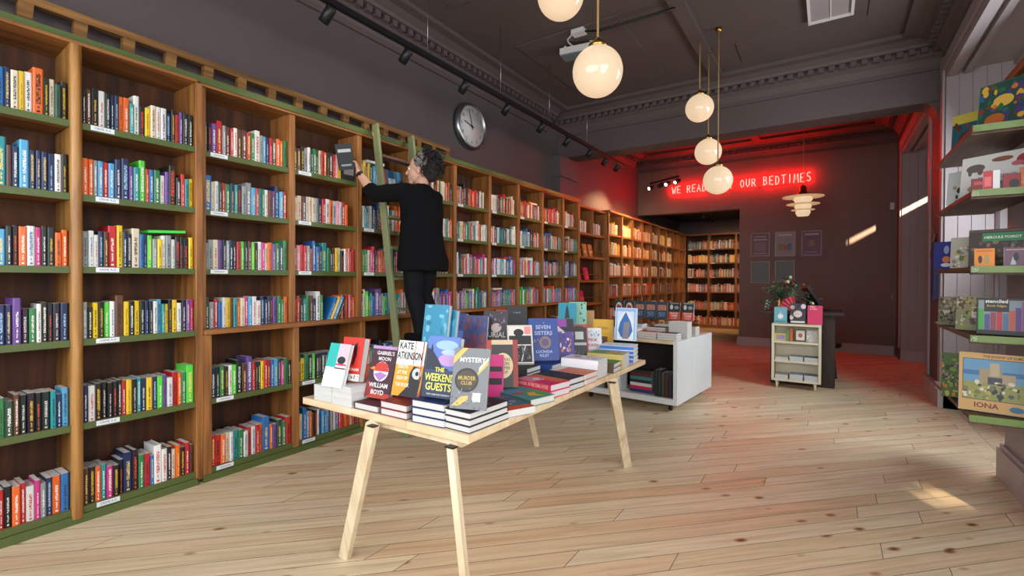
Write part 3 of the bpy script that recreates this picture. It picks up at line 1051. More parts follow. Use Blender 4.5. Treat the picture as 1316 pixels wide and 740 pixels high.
def hand(mb, wr, pdir, palm_n, grip):
    """palm, four unequal bent fingers and a thumb leaving the side of the palm"""
    pdir = pdir.normalized(); side = palm_n.cross(pdir).normalized()
    k = wr + pdir * .085
    for s_ in (-.026, -.009, .009, .026):
        mb.capsule(wr + side * s_ * .7, k + side * s_, .013, .0115, 8)
    for s_, ln in ((-.028, .062), (-.0095, .074), (.0095, .071), (.028, .056)):
        a = k + side * s_
        b = a + (pdir * (1 - grip) + palm_n * grip * .6).normalized() * ln * .5
        c = b + (pdir * (1 - 2.0 * grip) + palm_n * grip * 1.6).normalized() * ln * .45
        mb.capsule(a, b, .0098, .0088, 8); mb.capsule(b, c, .0088, .0075, 8)
    th = wr + pdir * .03 + side * .033
    t2 = th + (pdir * .6 + side * .55 + palm_n * .35).normalized() * .036
    t3 = t2 + (pdir * .85 + palm_n * .4 + side * .05).normalized() * .034
    mb.capsule(wr + pdir * .012 + side * .018, th, .015, .0135, 8)
    mb.capsule(th, t2, .0125, .0105, 8); mb.capsule(t2, t3, .0105, .0085, 8)


body = MB()
body.capsule(P(0, 0, 1.60), P(.01, 0, 1.8), .135, .115)
body.capsule(P(.01, 0, 1.8), P(.01, 0, 1.98), .115, .11)
body.capsule(P(0, 0, 2.04), neck + Vector((0, 0, .06)), .07, .052)
body.capsule(neck, Hd(-.02, 0, -.06), .05, .05)
body.capsule(shR, shL, .06, .06)
for sgn, kf, ff in ((1, .02, .0), (-1, .06, .03)):
    h0 = P(0, sgn * .085, 1.58); kn = P(kf, sgn * .075, 1.20); an = P(ff - .05, sgn * .07, FZ + .085)
    body.capsule(h0, kn, .088, .055); body.capsule(kn, P(kf * .4 - .04, sgn * .072, 1.07), .053, .056); body.capsule(P(kf * .4 - .04, sgn * .072, 1.07), an, .055, .034)
    body.capsule(an - Vector((0, 0, .05)) - fd * .03, an - Vector((0, 0, .06)) + fd * .14, .033, .026)
body.capsule(shL, elL, .05, .04); body.capsule(elL, elL + (wrL - elL) * .35, .042, .041); body.capsule(elL + (wrL - elL) * .35, wrL, .041, .027)
body.capsule(shR, elR, .05, .04); body.capsule(elR, wrR, .04, .027)
hand(body, wrL, Vector((-.055, .03, .09)), Vector((-.8, -.45, -.2)).normalized(), .38)
hand(body, wrR, (fd * .5 + Vector((0, 0, .8))), fd, .35)
# head: skull, face, nose, brow, lips, chin, ears
body.ball(Hd(-.015, 0, .035), .098, .078, .098, 18, T=Matrix((hdir, hl, hup)).transposed().to_4x4())
body.ball(Hd(.03, 0, -.02), .066, .058, .086, 16, T=Matrix((hdir, hl, hup)).transposed().to_4x4())
body.capsule(Hd(.085, 0, .012), Hd(.108, 0, -.028), .009, .0135, 8)
body.capsule(Hd(.085, -.03, .02), Hd(.085, .03, .02), .012, .012, 8)
body.capsule(Hd(.078, -.018, -.06), Hd(.078, .018, -.06), .0125, .0125, 8)
body.capsule(Hd(.08, -.012, -.072), Hd(.08, .012, -.072), .011, .011, 8)
body.ball(Hd(.066, 0, -.098), .022, n=10)
for sgn in (-1, 1):
    body.ball(Hd(-.012, sgn * .078, -.01), .02, .012, .032, 10, T=Matrix((hdir, hl, hup)).transposed().to_4x4())
bo = remeshed(body, 'body', 'skin', per, .0052, 3)
for sgn in (-1, 1):
    MB().ball(Hd(.0765, sgn * .03, .006), .011, n=10).build('eye', 'white_laminate', per)
    MB().tube([Hd(.097, sgn * .012, .026), Hd(.096, sgn * .03, .031), Hd(.08, sgn * .05, .026)], .0035, 6).build('eyebrow', 'black_knit', per)

sw = MB()
rings = [(1.405, .232, .185), (1.43, .24, .19), (1.50, .235, .185), (1.62, .215, .165), (1.74, .2, .15), (1.86, .205, .15), (1.96, .21, .145), (2.04, .19, .12), (2.09, .13, .09), (2.13, .07, .065)]
NR = 28
vv, ff = [], []
for z, a, b in rings:
    for k in range(NR):
        t = 2 * PI * k / NR
        vv.append(P(b * math.cos(t) - (.02 if z < 1.6 else 0), a * math.sin(t), z))
for j in range(len(rings) - 1):
    for k in range(NR):
        q = (k + 1) % NR
        ff.append((j * NR + k, j * NR + q, (j + 1) * NR + q, (j + 1) * NR + k))
ff += [tuple(range(NR))[::-1], tuple(range((len(rings) - 1) * NR, len(rings) * NR))]
sw.add(vv, ff)
sw.capsule(shR, shL, .078, .078); sw.capsule(P(0, 0, 2.0), P(.0, 0, 2.10), .10, .068)
sw.capsule(shL, elL, .078, .064); sw.capsule(elL, elL + (wrL - elL) * .22, .064, .056)
sw.capsule(shR, elR, .08, .066); sw.capsule(elR, elR + (wrR - elR) * .6, .064, .05)
so = remeshed(sw, 'jumper', 'black_knit', per, .010, 4)
for v in so.data.vertices:                              # soft folds in the knit
    c = v.co
    d = mnoise.noise(Vector((c.x * 9 + c.z * 5, c.y * 9 - c.z * 4, c.z * 7))) * .011 + mnoise.noise(Vector((c.x * 22, c.y * 22, c.z * 14))) * .005
    v.co = c + v.normal * d
lg = MB()
for sgn, kf, ff in ((1, .02, .0), (-1, .06, .03)):
    h0 = P(0, sgn * .085, 1.58); kn = P(kf, sgn * .075, 1.20); an = P(ff - .05, sgn * .07, FZ + .085); ca = P(kf * .4 - .04, sgn * .072, 1.07)
    lg.capsule(h0, kn, .112, .072); lg.capsule(kn, ca, .07, .07); lg.capsule(ca, an, .068, .046)
lg.capsule(P(0, -.07, 1.56), P(0, .07, 1.56), .125, .125)
remeshed(lg, 'leggings', 'black_legging', per, .009, 4)
for sgn, ff in ((1, .0), (-1, .03)):
    an = P(ff - .05, sgn * .07, FZ + .085)
    s_ = MB(); s_.capsule(an - Vector((0, 0, .045)) - fd * .035, an - Vector((0, 0, .05)) + fd * .15, .041, .034); s_.capsule(an - Vector((0, 0, .04)), an + Vector((0, 0, .0)), .04, .04)
    remeshed(s_, 'shoe', 'black_knit', per, .008, 3)
wt = MB(); wd = (wrL - elL).normalized()
wt.tube([wrL - wd * .03, wrL - wd * .008], .0315, 14); wt.ball(wrL - wd * .019 + Vector((.022, -.022, 0)), .013, n=10)
wt.build('wristwatch', 'black_metal', per)
# hair: grey front, dark curls gathered at the back and crown
attr_mat('hair_curls', .7)
hr = MB(); hg = random.Random(4)
HT = Matrix((hdir, hl, hup)).transposed().to_4x4()
GREY, DARK = lin('#8f8a85'), lin('#231a17')
hr.ball(Hd(-.03, 0, .048), .095, .087, .092, 20, lin('#6b6560'), T=HT)
hr.ball(Hd(-.095, 0, .02), .085, .08, .115, 18, DARK, T=HT)
hr.ball(Hd(-.085, 0, .10), .07, .065, .06, 14, DARK, T=HT)
for i in range(460):
    th = hg.uniform(0, 2 * PI); ph = hg.uniform(-.55, 1.5)
    v = Vector((math.cos(ph) * math.cos(th), math.cos(ph) * math.sin(th), math.sin(ph)))
    if v.x > .72 or (v.x > .3 and v.z < .22) or (v.x > -.05 and v.z < -.15):
        continue
    back = v.x < -.05
    base = Hd(-.035, 0, .045) + (hdir * v.x * (.15 if back else .095) + hl * v.y * .095 + hup * v.z * (.13 if back else .105))
    out = (hdir * v.x + hl * v.y + hup * v.z).normalized()
    r = hg.uniform(.008, .014); t1 = out.orthogonal().normalized(); t2 = out.cross(t1)
    ln = hg.uniform(.025, .06) if back else hg.uniform(.008, .018)
    turns = 1.6
    pts = []
    for k in range(11):
        a = k / 10 * turns * 2 * PI + i
        pts.append(base + out * (ln * k / 10 - .008) + (t1 * math.cos(a) + t2 * math.sin(a)) * r - hup * (.02 * (k / 10) ** 2 if back and v.z < .4 else 0))
    c = jit(DARK, .15) if (back or hg.random() < .25) else jit(GREY, .12)
    hr.tube(pts, .0035, 4, c)
MAT['paper_hair'] = MAT['hair_curls']
me_o = hr.build('hair', 'printed_card', per)
me_o.data.materials[0] = MAT['hair_curls']
# the book in the hand
bk = empty('hardback_book', label='dark hardback held up in the person\'s raised hand', cat='book')
bk.location = (-3.315, 2.545, 2.235)
bk.rotation_euler = (math.radians(20), math.radians(-10), math.radians(52))
MB().box(-.065, .065, -.014, -.0115, 0, .205, lin('#1d2226')).box(-.065, .065, .0115, .014, 0, .205, lin('#1d2226')).box(-.065, -.0625, -.0115, .0115, 0, .205, lin('#1d2226')).build('cover', 'printed_card', bk)
MB().box(-.0624, .061, -.0114, .0114, .003, .202, WHITE).build('page_block', 'paper', bk)
m = MB()
m.box(-.05, .05, -.0144, -.014, .14, .165, lin('#b9bcbc')).box(-.04, .04, -.0144, -.014, .03, .045, lin('#8a8f92'))
m.build('cover_print', 'printed_card', bk)
m = MB().box(-3.46 - .13, -3.46, 2.60, 2.735, SH[0] + .001, SH[0] + .2, lin('#23242a')); m.box(-3.4599, -3.4594, 2.62, 2.72, SH[0] + .05, SH[0] + .13, lin('#8f9096'))
m.build('hardback_book', 'printed_card', label='dark grey book standing face out beside the raised hand', cat='book')
m = MB(); m.T = Matrix.Translation((XU - .11, 2.50, SH[1])) @ Matrix.Rotation(math.radians(-7), 4, 'Y')
m.box(0, .018, 0, .165, 0, .215, lin('#cdbf95'))
for i, (tx, cc) in enumerate((('Long', '#b5402a'), ('Island', '#2f7a3d'), ('Compro', '#2a7fa8'), ('mise', '#2a7fa8'))):
    m.text(tx, Matrix(((0, 0, 1, .0186), (1, 0, 0, .082), (0, 1, 0, .185 - i * .042), (0, 0, 0, 1))), .055, lin(cc), .14)
m.T = None
m.build('paperback_book', 'printed_card', label='cream paperback with large red, green and blue lettering, standing face out', cat='book')
m = MB()
for i in range(3):
    m2 = MB(); m2.T = Matrix.Translation((XU - .05, 3.01 + i * .13, SH[0])) @ Matrix.Rotation(math.radians(-10), 4, 'Y')
    cc = ('#7d2a2c', '#2d5f86', '#3a78a6')[i]
    m2.box(-.03, 0, 0, .125, 0, .2, [lin(cc)] * 6); m2.box(.0001, .0006, .02, .105, .06, .12, lin(('#c9603a', '#c8d4da', '#16304a')[i])); m2.T = None
    m2.build('paperback_book', 'printed_card', label='%s paperback facing outwards on the shelf beside the ladder rail' % ('red', 'blue and white', 'sky blue')[i], cat='book')

# ------------------------------------------------------------------ trestle table
ZT = .75
tab = empty('trestle_table', label='birch plywood trestle table covered with displayed books', cat='table')
TX0, TX1, TY0, TY1 = -2.165, -1.12, 1.40, 3.47
for a, b in ((TX0, -1.80), (-1.798, -1.452), (-1.45, TX1)):
    MB().box(a, b, TY0, TY1, ZT - .032, ZT).build('board', 'birch_ply', tab, bevel=.002)
for (t, f, wd, side) in ((on_z(479, 548, .70), on_z(443, 716, 0), .052, (1, .1, 0)), (on_z(580, 575, .70), Vector((-1.155, 1.452, 0)), .028, (1, .2, 0)),
                         (Vector((-1.93, 3.02, .70)), on_z(690, 573, 0), .03, (1, .2, 0)), (on_z(787, 492, .70), on_z(806, 599, 0), .058, (.6, .8, 0))):
    MB().bar(f, t + Vector((0, 0, .012)), wd, .03, side=side).build('leg', 'birch_leg', tab)
MB().bar((-1.70, 1.46, .70), (-1.18, 1.46, .70), .05, .03).build('cross_bar', 'birch_leg', tab)
MB().bar((-1.97, 2.99, .70), (-1.14, 2.97, .70), .05, .03).build('cross_bar', 'birch_leg', tab)
for p in (on_z(479, 548, .712), on_z(580, 575, .712), on_z(787, 492, .712)):
    MB().box(p.x - .02, p.x + .02, p.y - .015, p.y + .015, .7125, .7175).build('bracket', 'black_metal', tab)

# ------------------------------------------------------------------ displayed books


def cover_art(m, w, h, y, art, eps=.0004):
    """prints on a cover that lies in the local XZ plane (centre x=0, z from 0) and faces -Y"""
    for i, e in enumerate(art):
        yy = y - eps * (1 + i * .35)
        k = e[0]
        if k == 'r':
            u0, v0, u1, v1, c = e[1:]
            m.add([((u0 - .5) * w, yy, v0 * h), ((u1 - .5) * w, yy, v0 * h), ((u1 - .5) * w, yy, v1 * h), ((u0 - .5) * w, yy, v1 * h)], [(0, 1, 2, 3)], lin(c))
        elif k == 'e':
            cu, cv, ru, rv, c = e[1:]
            m.add([((cu - .5 + ru * math.cos(a)) * w, yy, (cv + rv * math.sin(a)) * h) for a in [j * 2 * PI / 20 for j in range(20)]], [tuple(range(20))], lin(c))
        elif k == 'p':
            m.add([((u - .5) * w, yy, v * h) for u, v in e[1]], [tuple(range(len(e[1])))], lin(e[2]))
        elif k == 't':
            tx, cu, cv, sz, c, mw = e[1:]
            T = Matrix(((1, 0, 0, (cu - .5) * w), (0, 0, -1, yy), (0, 1, 0, cv * h), (0, 0, 0, 1)))
            m.text(tx, T, sz * h, lin(c), mw * w, bold=.018 * sz * h)
        elif k == 's':                                     # speckles: seed, count, box, size, colours
            sd, n, u0, v0, u1, v1, s0, cs = e[1:]
            rg = random.Random(sd)
            for j in range(n):
                a, b = rg.uniform(u0, u1), rg.uniform(v0, v1)
                ru, rv = rg.uniform(.3, 1) * s0, rg.uniform(.3, 1) * s0
                ru = min(ru, a - .005, .995 - a); rv = min(rv, b - .005, .995 - b)
                if ru <= .002 or rv <= .002:
                    continue
                a0 = rg.uniform(0, 6)
                m.add([((a - .5 + ru * math.cos(t + a0) * rg.uniform(.7, 1)) * w, yy - j * .000004, (b + rv * math.sin(t + a0) * rg.uniform(.7, 1)) * h) for t in [q * 2 * PI / 7 for q in range(7)]],
                      [tuple(range(7))], lin(rg.choice(cs)))


SPINE_DONE = [0]


def book_parts(root, w, h, t, cover, spine=None, art=None, spine_t=None, pages=WHITE, hard=True):
    """a standing book: front cover faces local -Y, spine at -X, z from 0"""
    c = lin(cover); sp = lin(spine or cover)
    k = .003 if hard else .0008
    ov = .003 if hard else .0005
    m = MB().box(-w / 2, w / 2, 0, k, 0, h, c).box(-w / 2, w / 2, t - k, t, 0, h, c).box(-w / 2, -w / 2 + k, k, t - k, 0, h, sp)
    m.build('cover', 'printed_card', root)
    MB().box(-w / 2 + k + .0001, w / 2 - ov, k + .0001, t - k - .0001, ov, h - ov, pages).build('page_block', 'paper', root)
    if art or spine_t:
        m = MB()
        if art:
            cover_art(m, w, h, 0, art)
        if spine_t:
            tx, col = spine_t
            T = Matrix(((0, 0, -1, -w / 2 - .0004), (0, 1, 0, t / 2), (-1, 0, 0, h / 2), (0, 0, 0, 1)))
            T = Matrix.Translation((-w / 2 - .0004, t / 2, h / 2)) @ Matrix(((0, 0, -1, 0), (0, -1, 0, 0), (-1, 0, 0, 0), (0, 0, 0, 1)))
            m.text(tx, T, min(t * .8, .03), lin(col), h * .85)
        m.build('cover_print', 'printed_card', root)


def stand_book(px, z, w, h, t, yaw, lean, cover, label, spine=None, art=None, hard=True, spine_t=None, pos=None, cat='book', group=None, name=None):
    """px: photo pixel of the middle of the lower front edge; yaw 0 faces -Y, +90 faces +X"""
    p = pos or on_z(px[0], px[1], z)
    p = p + Vector((0, 0, t * math.sin(math.radians(lean))))
    r = empty(name or ('hardback_book' if hard else 'paperback_book'), p, 0, label, cat, group)
    r.rotation_euler = (Matrix.Rotation(math.radians(yaw), 4, 'Z') @ Matrix.Rotation(math.radians(-lean), 4, 'X')).to_euler()
    book_parts(r, w, h, t, cover, spine, art, spine_t, hard=hard)
    return r


def flat_book(pos, w, h, t, yaw, cover, label, spine=None, art=None, hard=True, spine_t=None, group=None):
    """lying face up; spine faces local -X side, head towards +Y before turning by yaw"""
    r = empty('hardback_book' if hard else 'paperback_book', pos, 0, label, 'book', group)
    # stand -> lie down with the front cover up: rotate so that local -Y becomes +Z
    r.rotation_euler = (Matrix.Rotation(math.radians(yaw), 4, 'Z') @ Matrix.Rotation(math.radians(-90), 4, 'X')).to_euler()
    r.location = Vector(pos) + Vector((0, 0, t))
    book_parts(r, w, h, t, cover, spine, art, spine_t, hard=hard)
    return r


def stack(x, y, z, n, w, h, t, yaw, cover, what, spine=None, art=None, hard=True, spine_t=None, jitter=1.2):
    """n copies on top of each other; (x, y) is the middle of the footprint"""
    for i in range(n):
        a = math.radians(yaw + RNG.uniform(-jitter, jitter))
        # local (lying): x right, y up the page; origin at lower middle
        off = Vector((math.sin(a) * h / 2, -math.cos(a) * h / 2, 0))
        lab = what + ('' if n == 1 else (', topmost of pile' if i == n - 1 else (', lowest of pile' if i == 0 else ', %s up in pile' % ORD[i])))
        flat_book((x + off.x, y + off.y, z + i * (t + .0004)), w, h, t, math.degrees(a), cover, lab, spine, art if i == n - 1 else None, hard, spine_t)
    return z + n * (t + .0004)


ST = 'on the birch table'
# piles along the near edge (fore-edges towards the camera)
TOPS = {}
TOPS[1] = stack(-2.022, 1.515, ZT, 3, .135, .205, .024, 1, '#cdcfcd', 'white hardback lying at the birch table near left corner')
TOPS[2] = stack(-1.876, 1.515, ZT, 3, .14, .21, .03, -1, '#cccecc', 'white hardback lying under the red displayed book', spine='#cccecc')
TOPS[3] = stack(-1.713, 1.53, ZT, 1, .155, .235, .03, 0, '#4a1f27', 'maroon hardback lying under the maroon book with a coloured head')
TOPS[4] = stack(-1.537, 1.532, ZT, 2, .16, .24, .03, 0, '#7d1f22', 'dark red hardback lying under the orange and white book', spine='#571619')
TOPS[5] = stack(-1.345, 1.535, ZT, 3, .17, .245, .031, 1, '#1c2c5a', 'navy hardback lying under the blue castle book', art=[('s', 3, 60, .1, .2, .9, .8, .05, ['#b9d24a', '#223a66', '#15203f'])])
TOPS[6] = stack(-1.192, 1.545, ZT, 3, .135, .245, .026, -2, '#26272b', 'black hardback lying at the birch table near right corner', art=[('t', 'MISCHIEF', .5, .6, .1, '#8d8d8d', .8)])
# the front row of displayed books
stand_book((425, 499), TOPS[1], .135, .205, .022, 4, 17, '#dfe8e4', "white and turquoise book with a pink panel, leftmost in the table front row",
           art=[('r', 0, .45, .48, 1, '#2fb3ab'), ('r', .48, .58, 1, 1, '#e2b9c8'), ('e', .72, .62, .2, .09, '#2b2b2f'), ('r', .45, .42, 1, .45, '#6b2a2a'), ('t', 'B', .25, .2, .2, '#cfd8d4', .6), ('t', 'E', .65, .2, .2, '#cfd8d4', .6), ('r', .48, .5, 1, .54, '#cf3f6a')])
stand_book((447, 492), TOPS[2], .13, .208, .042, 8, 12, '#c92f24', 'red hardback with two dark running figures and a pale barcode strip',
           art=[('p', [(.3, .35), (.4, .55), (.35, .78), (.5, .86), (.52, .6), (.45, .35)], '#30181a'), ('p', [(.55, .38), (.6, .6), (.56, .82), (.72, .9), (.74, .6), (.65, .38)], '#30181a'), ('t', 'IN MEMORIAM', .5, .27, .09, '#f1ddd4', .85), ('r', 0, .02, .5, .17, '#3fb0b4'), ('r', .5, .02, 1, .17, '#ece9e4'), ('s', 5, 14, .55, .05, .95, .14, .03, ['#333'])])
stand_book((483, 514), TOPS[3], .15, .24, .03, 5, 16, '#43222f', 'maroon book with a purple and white head and pale lettering',
           art=[('r', 0, 0, 1, .10, '#b63a2b'), ('p', [(0, 0), (.5, .1), (0, .35)], '#8a2a2c'), ('e', .5, .51, .3, .19, '#e9e4e6'), ('p', [(.2, .51), (.26, .65), (.5, .7), (.74, .65), (.8, .51)], '#c5392f'),
                ('p', [(.22, .45), (.5, .32), (.78, .45), (.5, .5)], '#a677b8'), ('p', [(.02, .55), (.2, .6), (.24, .52)], '#e08a3a'), ('t', "GABRIEL'S", .56, .86, .1, '#e6dfe2', .82), ('t', 'MOON', .56, .75, .1, '#e6dfe2', .5), ('t', 'WILLIAM', .5, .24, .12, '#f2e9e6', .86), ('t', 'BOYD', .5, .11, .12, '#f2e9e6', .6), ('r', 0, .94, 1, 1, '#b48ac0')])
stand_book((520, 512), TOPS[4], .155, .245, .034, 6, 14, '#e9e6e0', 'white and orange book with a black bird and tall black capital letters', spine='#26282c',
           art=[('r', 0, 0, 1, .56, '#e39a26'), ('p', [(.25, 0), (.55, .2), (.55, .42), (.66, .55), (.85, .53), (.98, .42), (.92, .0)], '#23252a'), ('e', .8, .42, .16, .1, '#c9cfcb'), ('e', .81, .42, .06, .04, '#23252a'), ('p', [(.9, 0), (1, 0), (1, .16)], '#c43a2a'),
                ('r', .62, .56, .64, 1, '#c8453a'), ('r', .9, .3, .93, 1, '#c8453a'), ('t', 'KATE', .3, .9, .17, '#1d1e21', .5), ('t', 'ATKINSON', .47, .72, .19, '#1d1e21', .9),
                ('t', 'DEATH', .28, .52, .09, '#f3ead8', .36), ('t', 'AT THE', .28, .42, .09, '#f3ead8', .36), ('t', 'SIGN OF', .3, .32, .09, '#f3ead8', .4), ('t', 'THE ROOK', .34, .2, .09, '#f3ead8', .5)])
stand_book((562, 514), TOPS[5], .155, .25, .036, 8, 13, '#27324f', 'blue and pink cover with a dark castle hill and large yellow lettering', spine='#2b3046',
           art=[('r', 0, .42, 1, 1, '#5673b8'), ('e', .7, .62, .32, .1, '#b78cc0'), ('e', .6, .86, .35, .08, '#8fb0dc'), ('e', .75, .74, .3, .05, '#a9b9de'), ('p', [(0, .4), (0, .8), (.1, .78), (.14, .88), (.2, .74), (.38, .62), (.5, .52), (.75, .46), (.4, .4)], '#1a2233'), ('r', 0, .38, 1, .45, '#33395c'),
                ('t', 'THE', .47, .45, .1, '#e0df52', .4), ('t', 'WEEKEND', .5, .32, .17, '#e4e35a', .94), ('t', 'GUESTS', .48, .17, .17, '#e4e35a', .8), ('t', 'THEY CAME FOR THE PARTY', .5, .05, .035, '#cfd3dc', .8)])
stand_book((600, 528), TOPS[6], .145, .235, .024, 18, 14, '#6d7073', 'grey book with gold chevrons and a dark round emblem',
           art=[('p', [(0, .85), (.25, 1), (.4, 1), (0, .72)], '#c9a650'), ('p', [(.75, .62), (1, .8), (1, .86), (.75, .68)], '#e5d9a8'), ('p', [(.72, .55), (1, .74), (1, .78), (.72, .6)], '#c9a650'), ('e', .42, .47, .34, .2, '#1d1c1c'), ('e', .42, .47, .29, .16, '#3b3322'), ('t', 'MURDER', .42, .5, .09, '#b99a45', .5), ('t', 'CLUB', .42, .42, .08, '#b99a45', .4),
                ('t', 'MYSTERY', .55, .8, .11, '#dcdcd6', .85), ('r', .62, .13, .85, .27, '#d8d4c2'), ('p', [(.05, .05), (.3, .2), (.5, .22), (.5, .16), (.25, .05)], '#c9a650'), ('s', 9, 40, 0, 0, 1, .35, .03, ['#8b8f92', '#55585b'])])

# flat books along the right-hand edge
stack(-1.212, 1.785, ZT, 1, .155, .235, .03, 68, '#3a6f86', 'blue and orange book lying next to the near right corner pile', spine='#c9381d', art=[('p', [(0, 0), (1, 0), (1, .18), (0, .3)], '#d65a24'), ('s', 2, 30, .1, .3, .9, .9, .1, ['#2a4b66', '#4b7f9c', '#7a4a5a', '#a6b4bf'])], hard=False)
stack(-1.235, 1.985, ZT, 1, .165, .24, .034, 76, '#4f8f8a', 'green and blue patterned book with a yellow star shape lying flat', spine='#3c6a6a', art=[('e', .3, .7, .3, .2, '#4a8fb5'), ('e', .7, .3, .35, .25, '#3f9a55'), ('p', [(.3, .25), (.5, .45), (.75, .4), (.6, .25), (.7, .05), (.48, .15)], '#e2b62a'), ('p', [(.0, .5), (.4, .45), (.45, .55), (.05, .62)], '#b54a2a')])
t_m = stack(-1.24, 2.165, ZT, 2, .16, .235, .033, 80, '#d22a5e', 'magenta hardback with white and orange spine lettering lying flat', art=[('r', .0, .5, .5, 1, '#d98aa2'), ('r', .5, .05, 1, .95, '#d76a3a'), ('e', .45, .6, .18, .14, '#e6d2cf'), ('e', .5, .55, .06, .05, '#3a2a2a')], spine_t=('HANNIBAL  IN THE CORAL HOUSE', '#f2d9a0'))
stack(-1.24, 2.34, ZT, 2, .16, .235, .031, 84, '#232529', 'black hardback with faint teal print lying flat', art=[('s', 4, 30, .2, .3, .8, .9, .06, ['#2f5a5a', '#39706c', '#2a3032'])])
stack(-1.235, 2.515, ZT, 2, .155, .235, .03, 88, '#d97a5c', 'salmon covered hardback lying flat', spine='#e6e2de', art=[('r', 0, .8, 1, 1, '#e8e4e0')])
t_w = stack(-1.26, 2.715, ZT, 4, .16, .24, .026, 92, '#e6e4e6', 'white paperback with purple and red print lying flat', art=[('s', 6, 40, .1, .2, .9, .9, .07, ['#a06a92', '#c4495a', '#5a4a72', '#e2d6dc'])], hard=False)
t_g = stack(-1.24, 2.91, ZT, 2, .155, .235, .03, 94, '#5a4a3a', 'brown and green landscape book lying flat', art=[('r', 0, 0, 1, .35, '#4f8a3c'), ('s', 8, 20, 0, .3, 1, 1, .1, ['#6a5138', '#4a3a2c', '#7f6a48'])])
t_y = stack(-1.26, 3.1, ZT, 4, .165, .245, .022, 96, '#c9b264', 'ochre and green illustrated book lying flat', art=[('r', .05, .5, .95, .95, '#7a9a62'), ('r', .3, .6, .7, .85, '#3f9a4a'), ('s', 12, 20, .05, .05, .95, .5, .08, ['#d8c682', '#b89a4a', '#8a4a3a'])], hard=False)
t_t = stack(-1.27, 3.33, ZT, 4, .17, .24, .029, 98, '#dfe7ee', 'blue and white patterned hardback lying in the far corner pile', spine='#3f74c4')

# middle of the table: piles that carry the leaning books (mostly hidden)
MIDZ = {}
for key, (x, y, n, t, c, what) in {'a': (-1.475, 2.05, 1, .03, '#c8285e', 'pink hardback lying under the red book with an oval label'),
                                   'b': (-1.53, 2.36, 3, .028, '#3a3a3c', 'black and white patterned hardback lying under its leaning copy'),
                                   'c': (-1.50, 2.60, 2, .036, '#2c4a92', 'royal blue thick hardback lying under the blue book with gold ornaments'),
                                   'd': (-1.50, 2.84, 2, .032, '#5b2d80', 'purple hardback lying under the black and purple book'),
                                   'e': (-1.50, 3.08, 1, .03, '#a83226', 'red hardback lying under the red book with a black label'),
                                   'f': (-1.75, 2.10, 4, .03, '#4a3a6c', 'violet hardback lying in the middle of the birch table'),
                                   'g': (-1.78, 2.40, 5, .03, '#2a2426', 'charcoal hardback lying in the middle of the birch table'),
                                   'h': (-1.80, 2.72, 4, .03, '#c2402c', 'brick red hardback lying in the middle of the birch table'),
                                   'i': (-1.82, 3.05, 5, .03, '#2b7c98', 'petrol blue hardback lying in the middle of the birch table'),
                                   'j': (-1.98, 2.05, 4, .03, '#57a6c6', 'light blue hardback lying in the back row of the birch table'),
                                   'k': (-1.98, 1.80, 4, .03, '#b8623a', 'rust hardback lying behind the front row of the birch table'),
                                   'l': (-1.62, 1.82, 3, .03, '#38507c', 'slate blue hardback lying behind the front row of the birch table')}.items():
    MIDZ[key] = stack(x, y, ZT, n, .16, .24, t, 90, c, what, art=[('r', .1, .1, .9, .9, c)])
SPK = lambda sd, cs, n=40, s0=.08: ('s', sd, n, .02, .02, .98, .98, s0, cs)
stand_book((646, 501), MIDZ['a'], .16, .24, .045, 38, 17, '#33302f', 'red spined book with a cream oval label on a dark cover', spine='#b03a2c',
           art=[('r', 0, 0, .16, 1, '#a93c2c'), ('r', .84, 0, 1, 1, '#8e2f28'), ('r', .16, .9, .84, 1, '#c9b08a'), ('e', .52, .45, .32, .27, '#d9c398'), ('t', 'THE FULL', .52, .58, .08, '#5a4a34', .5), ('t', 'MOON', .52, .49, .09, '#5a4a34', .4), ('t', 'COFFEE', .52, .4, .09, '#5a4a34', .45), ('t', 'SHOP', .52, .31, .08, '#5a4a34', .35)])
stand_book((628, 512), ZT + .001, .14, .21, .02, 30, 12, '#c32a72', 'hot pink paperback with black bars, half hidden behind the grey book', art=[('r', .2, .3, .95, .45, '#2a2226'), ('r', .2, .6, .95, .72, '#2a2226')], hard=False)
stand_book((670, 470), MIDZ['b'], .15, .235, .03, 40, 24, '#cfc9bd', 'black and white hand drawn cover with a white border, leaning back', spine='#3c3c3e',
           art=[('r', .06, .04, .94, .96, '#29292b'), ('r', .06, .72, .94, .96, '#d8d2c8'), ('r', .68, .76, .94, .96, '#d98a86'), ('e', .45, .8, .2, .1, '#2a2a2c'), ('r', .08, .46, .92, .49, '#d8d2c8'), ('p', [(.5, .06), (.54, .06), (.72, .46), (.68, .46)], '#d8d2c8'), ('s', 21, 30, .1, .08, .9, .44, .05, ['#57575a', '#7a7a7c'])])
stand_book((700, 466), MIDZ['c'], .185, .265, .05, 40, 17, '#2a4388', 'royal blue hardback with gold ornaments and pale lettering, largest in the right-hand row',
           art=[('e', .55, .42, .2, .15, '#8a6f6a'), ('e', .55, .42, .12, .09, '#5a4f78'), ('t', 'SEVEN', .5, .78, .13, '#aab6d4', .66), ('t', 'SISTERS', .5, .64, .13, '#aab6d4', .76), ('t', 'LUCINDA', .5, .2, .09, '#a9c0e0', .6), ('t', 'RILEY', .5, .11, .09, '#a9c0e0', .45), ('s', 31, 16, .05, .3, .95, .98, .03, ['#c98a6a', '#b5a27a', '#44599c'])])
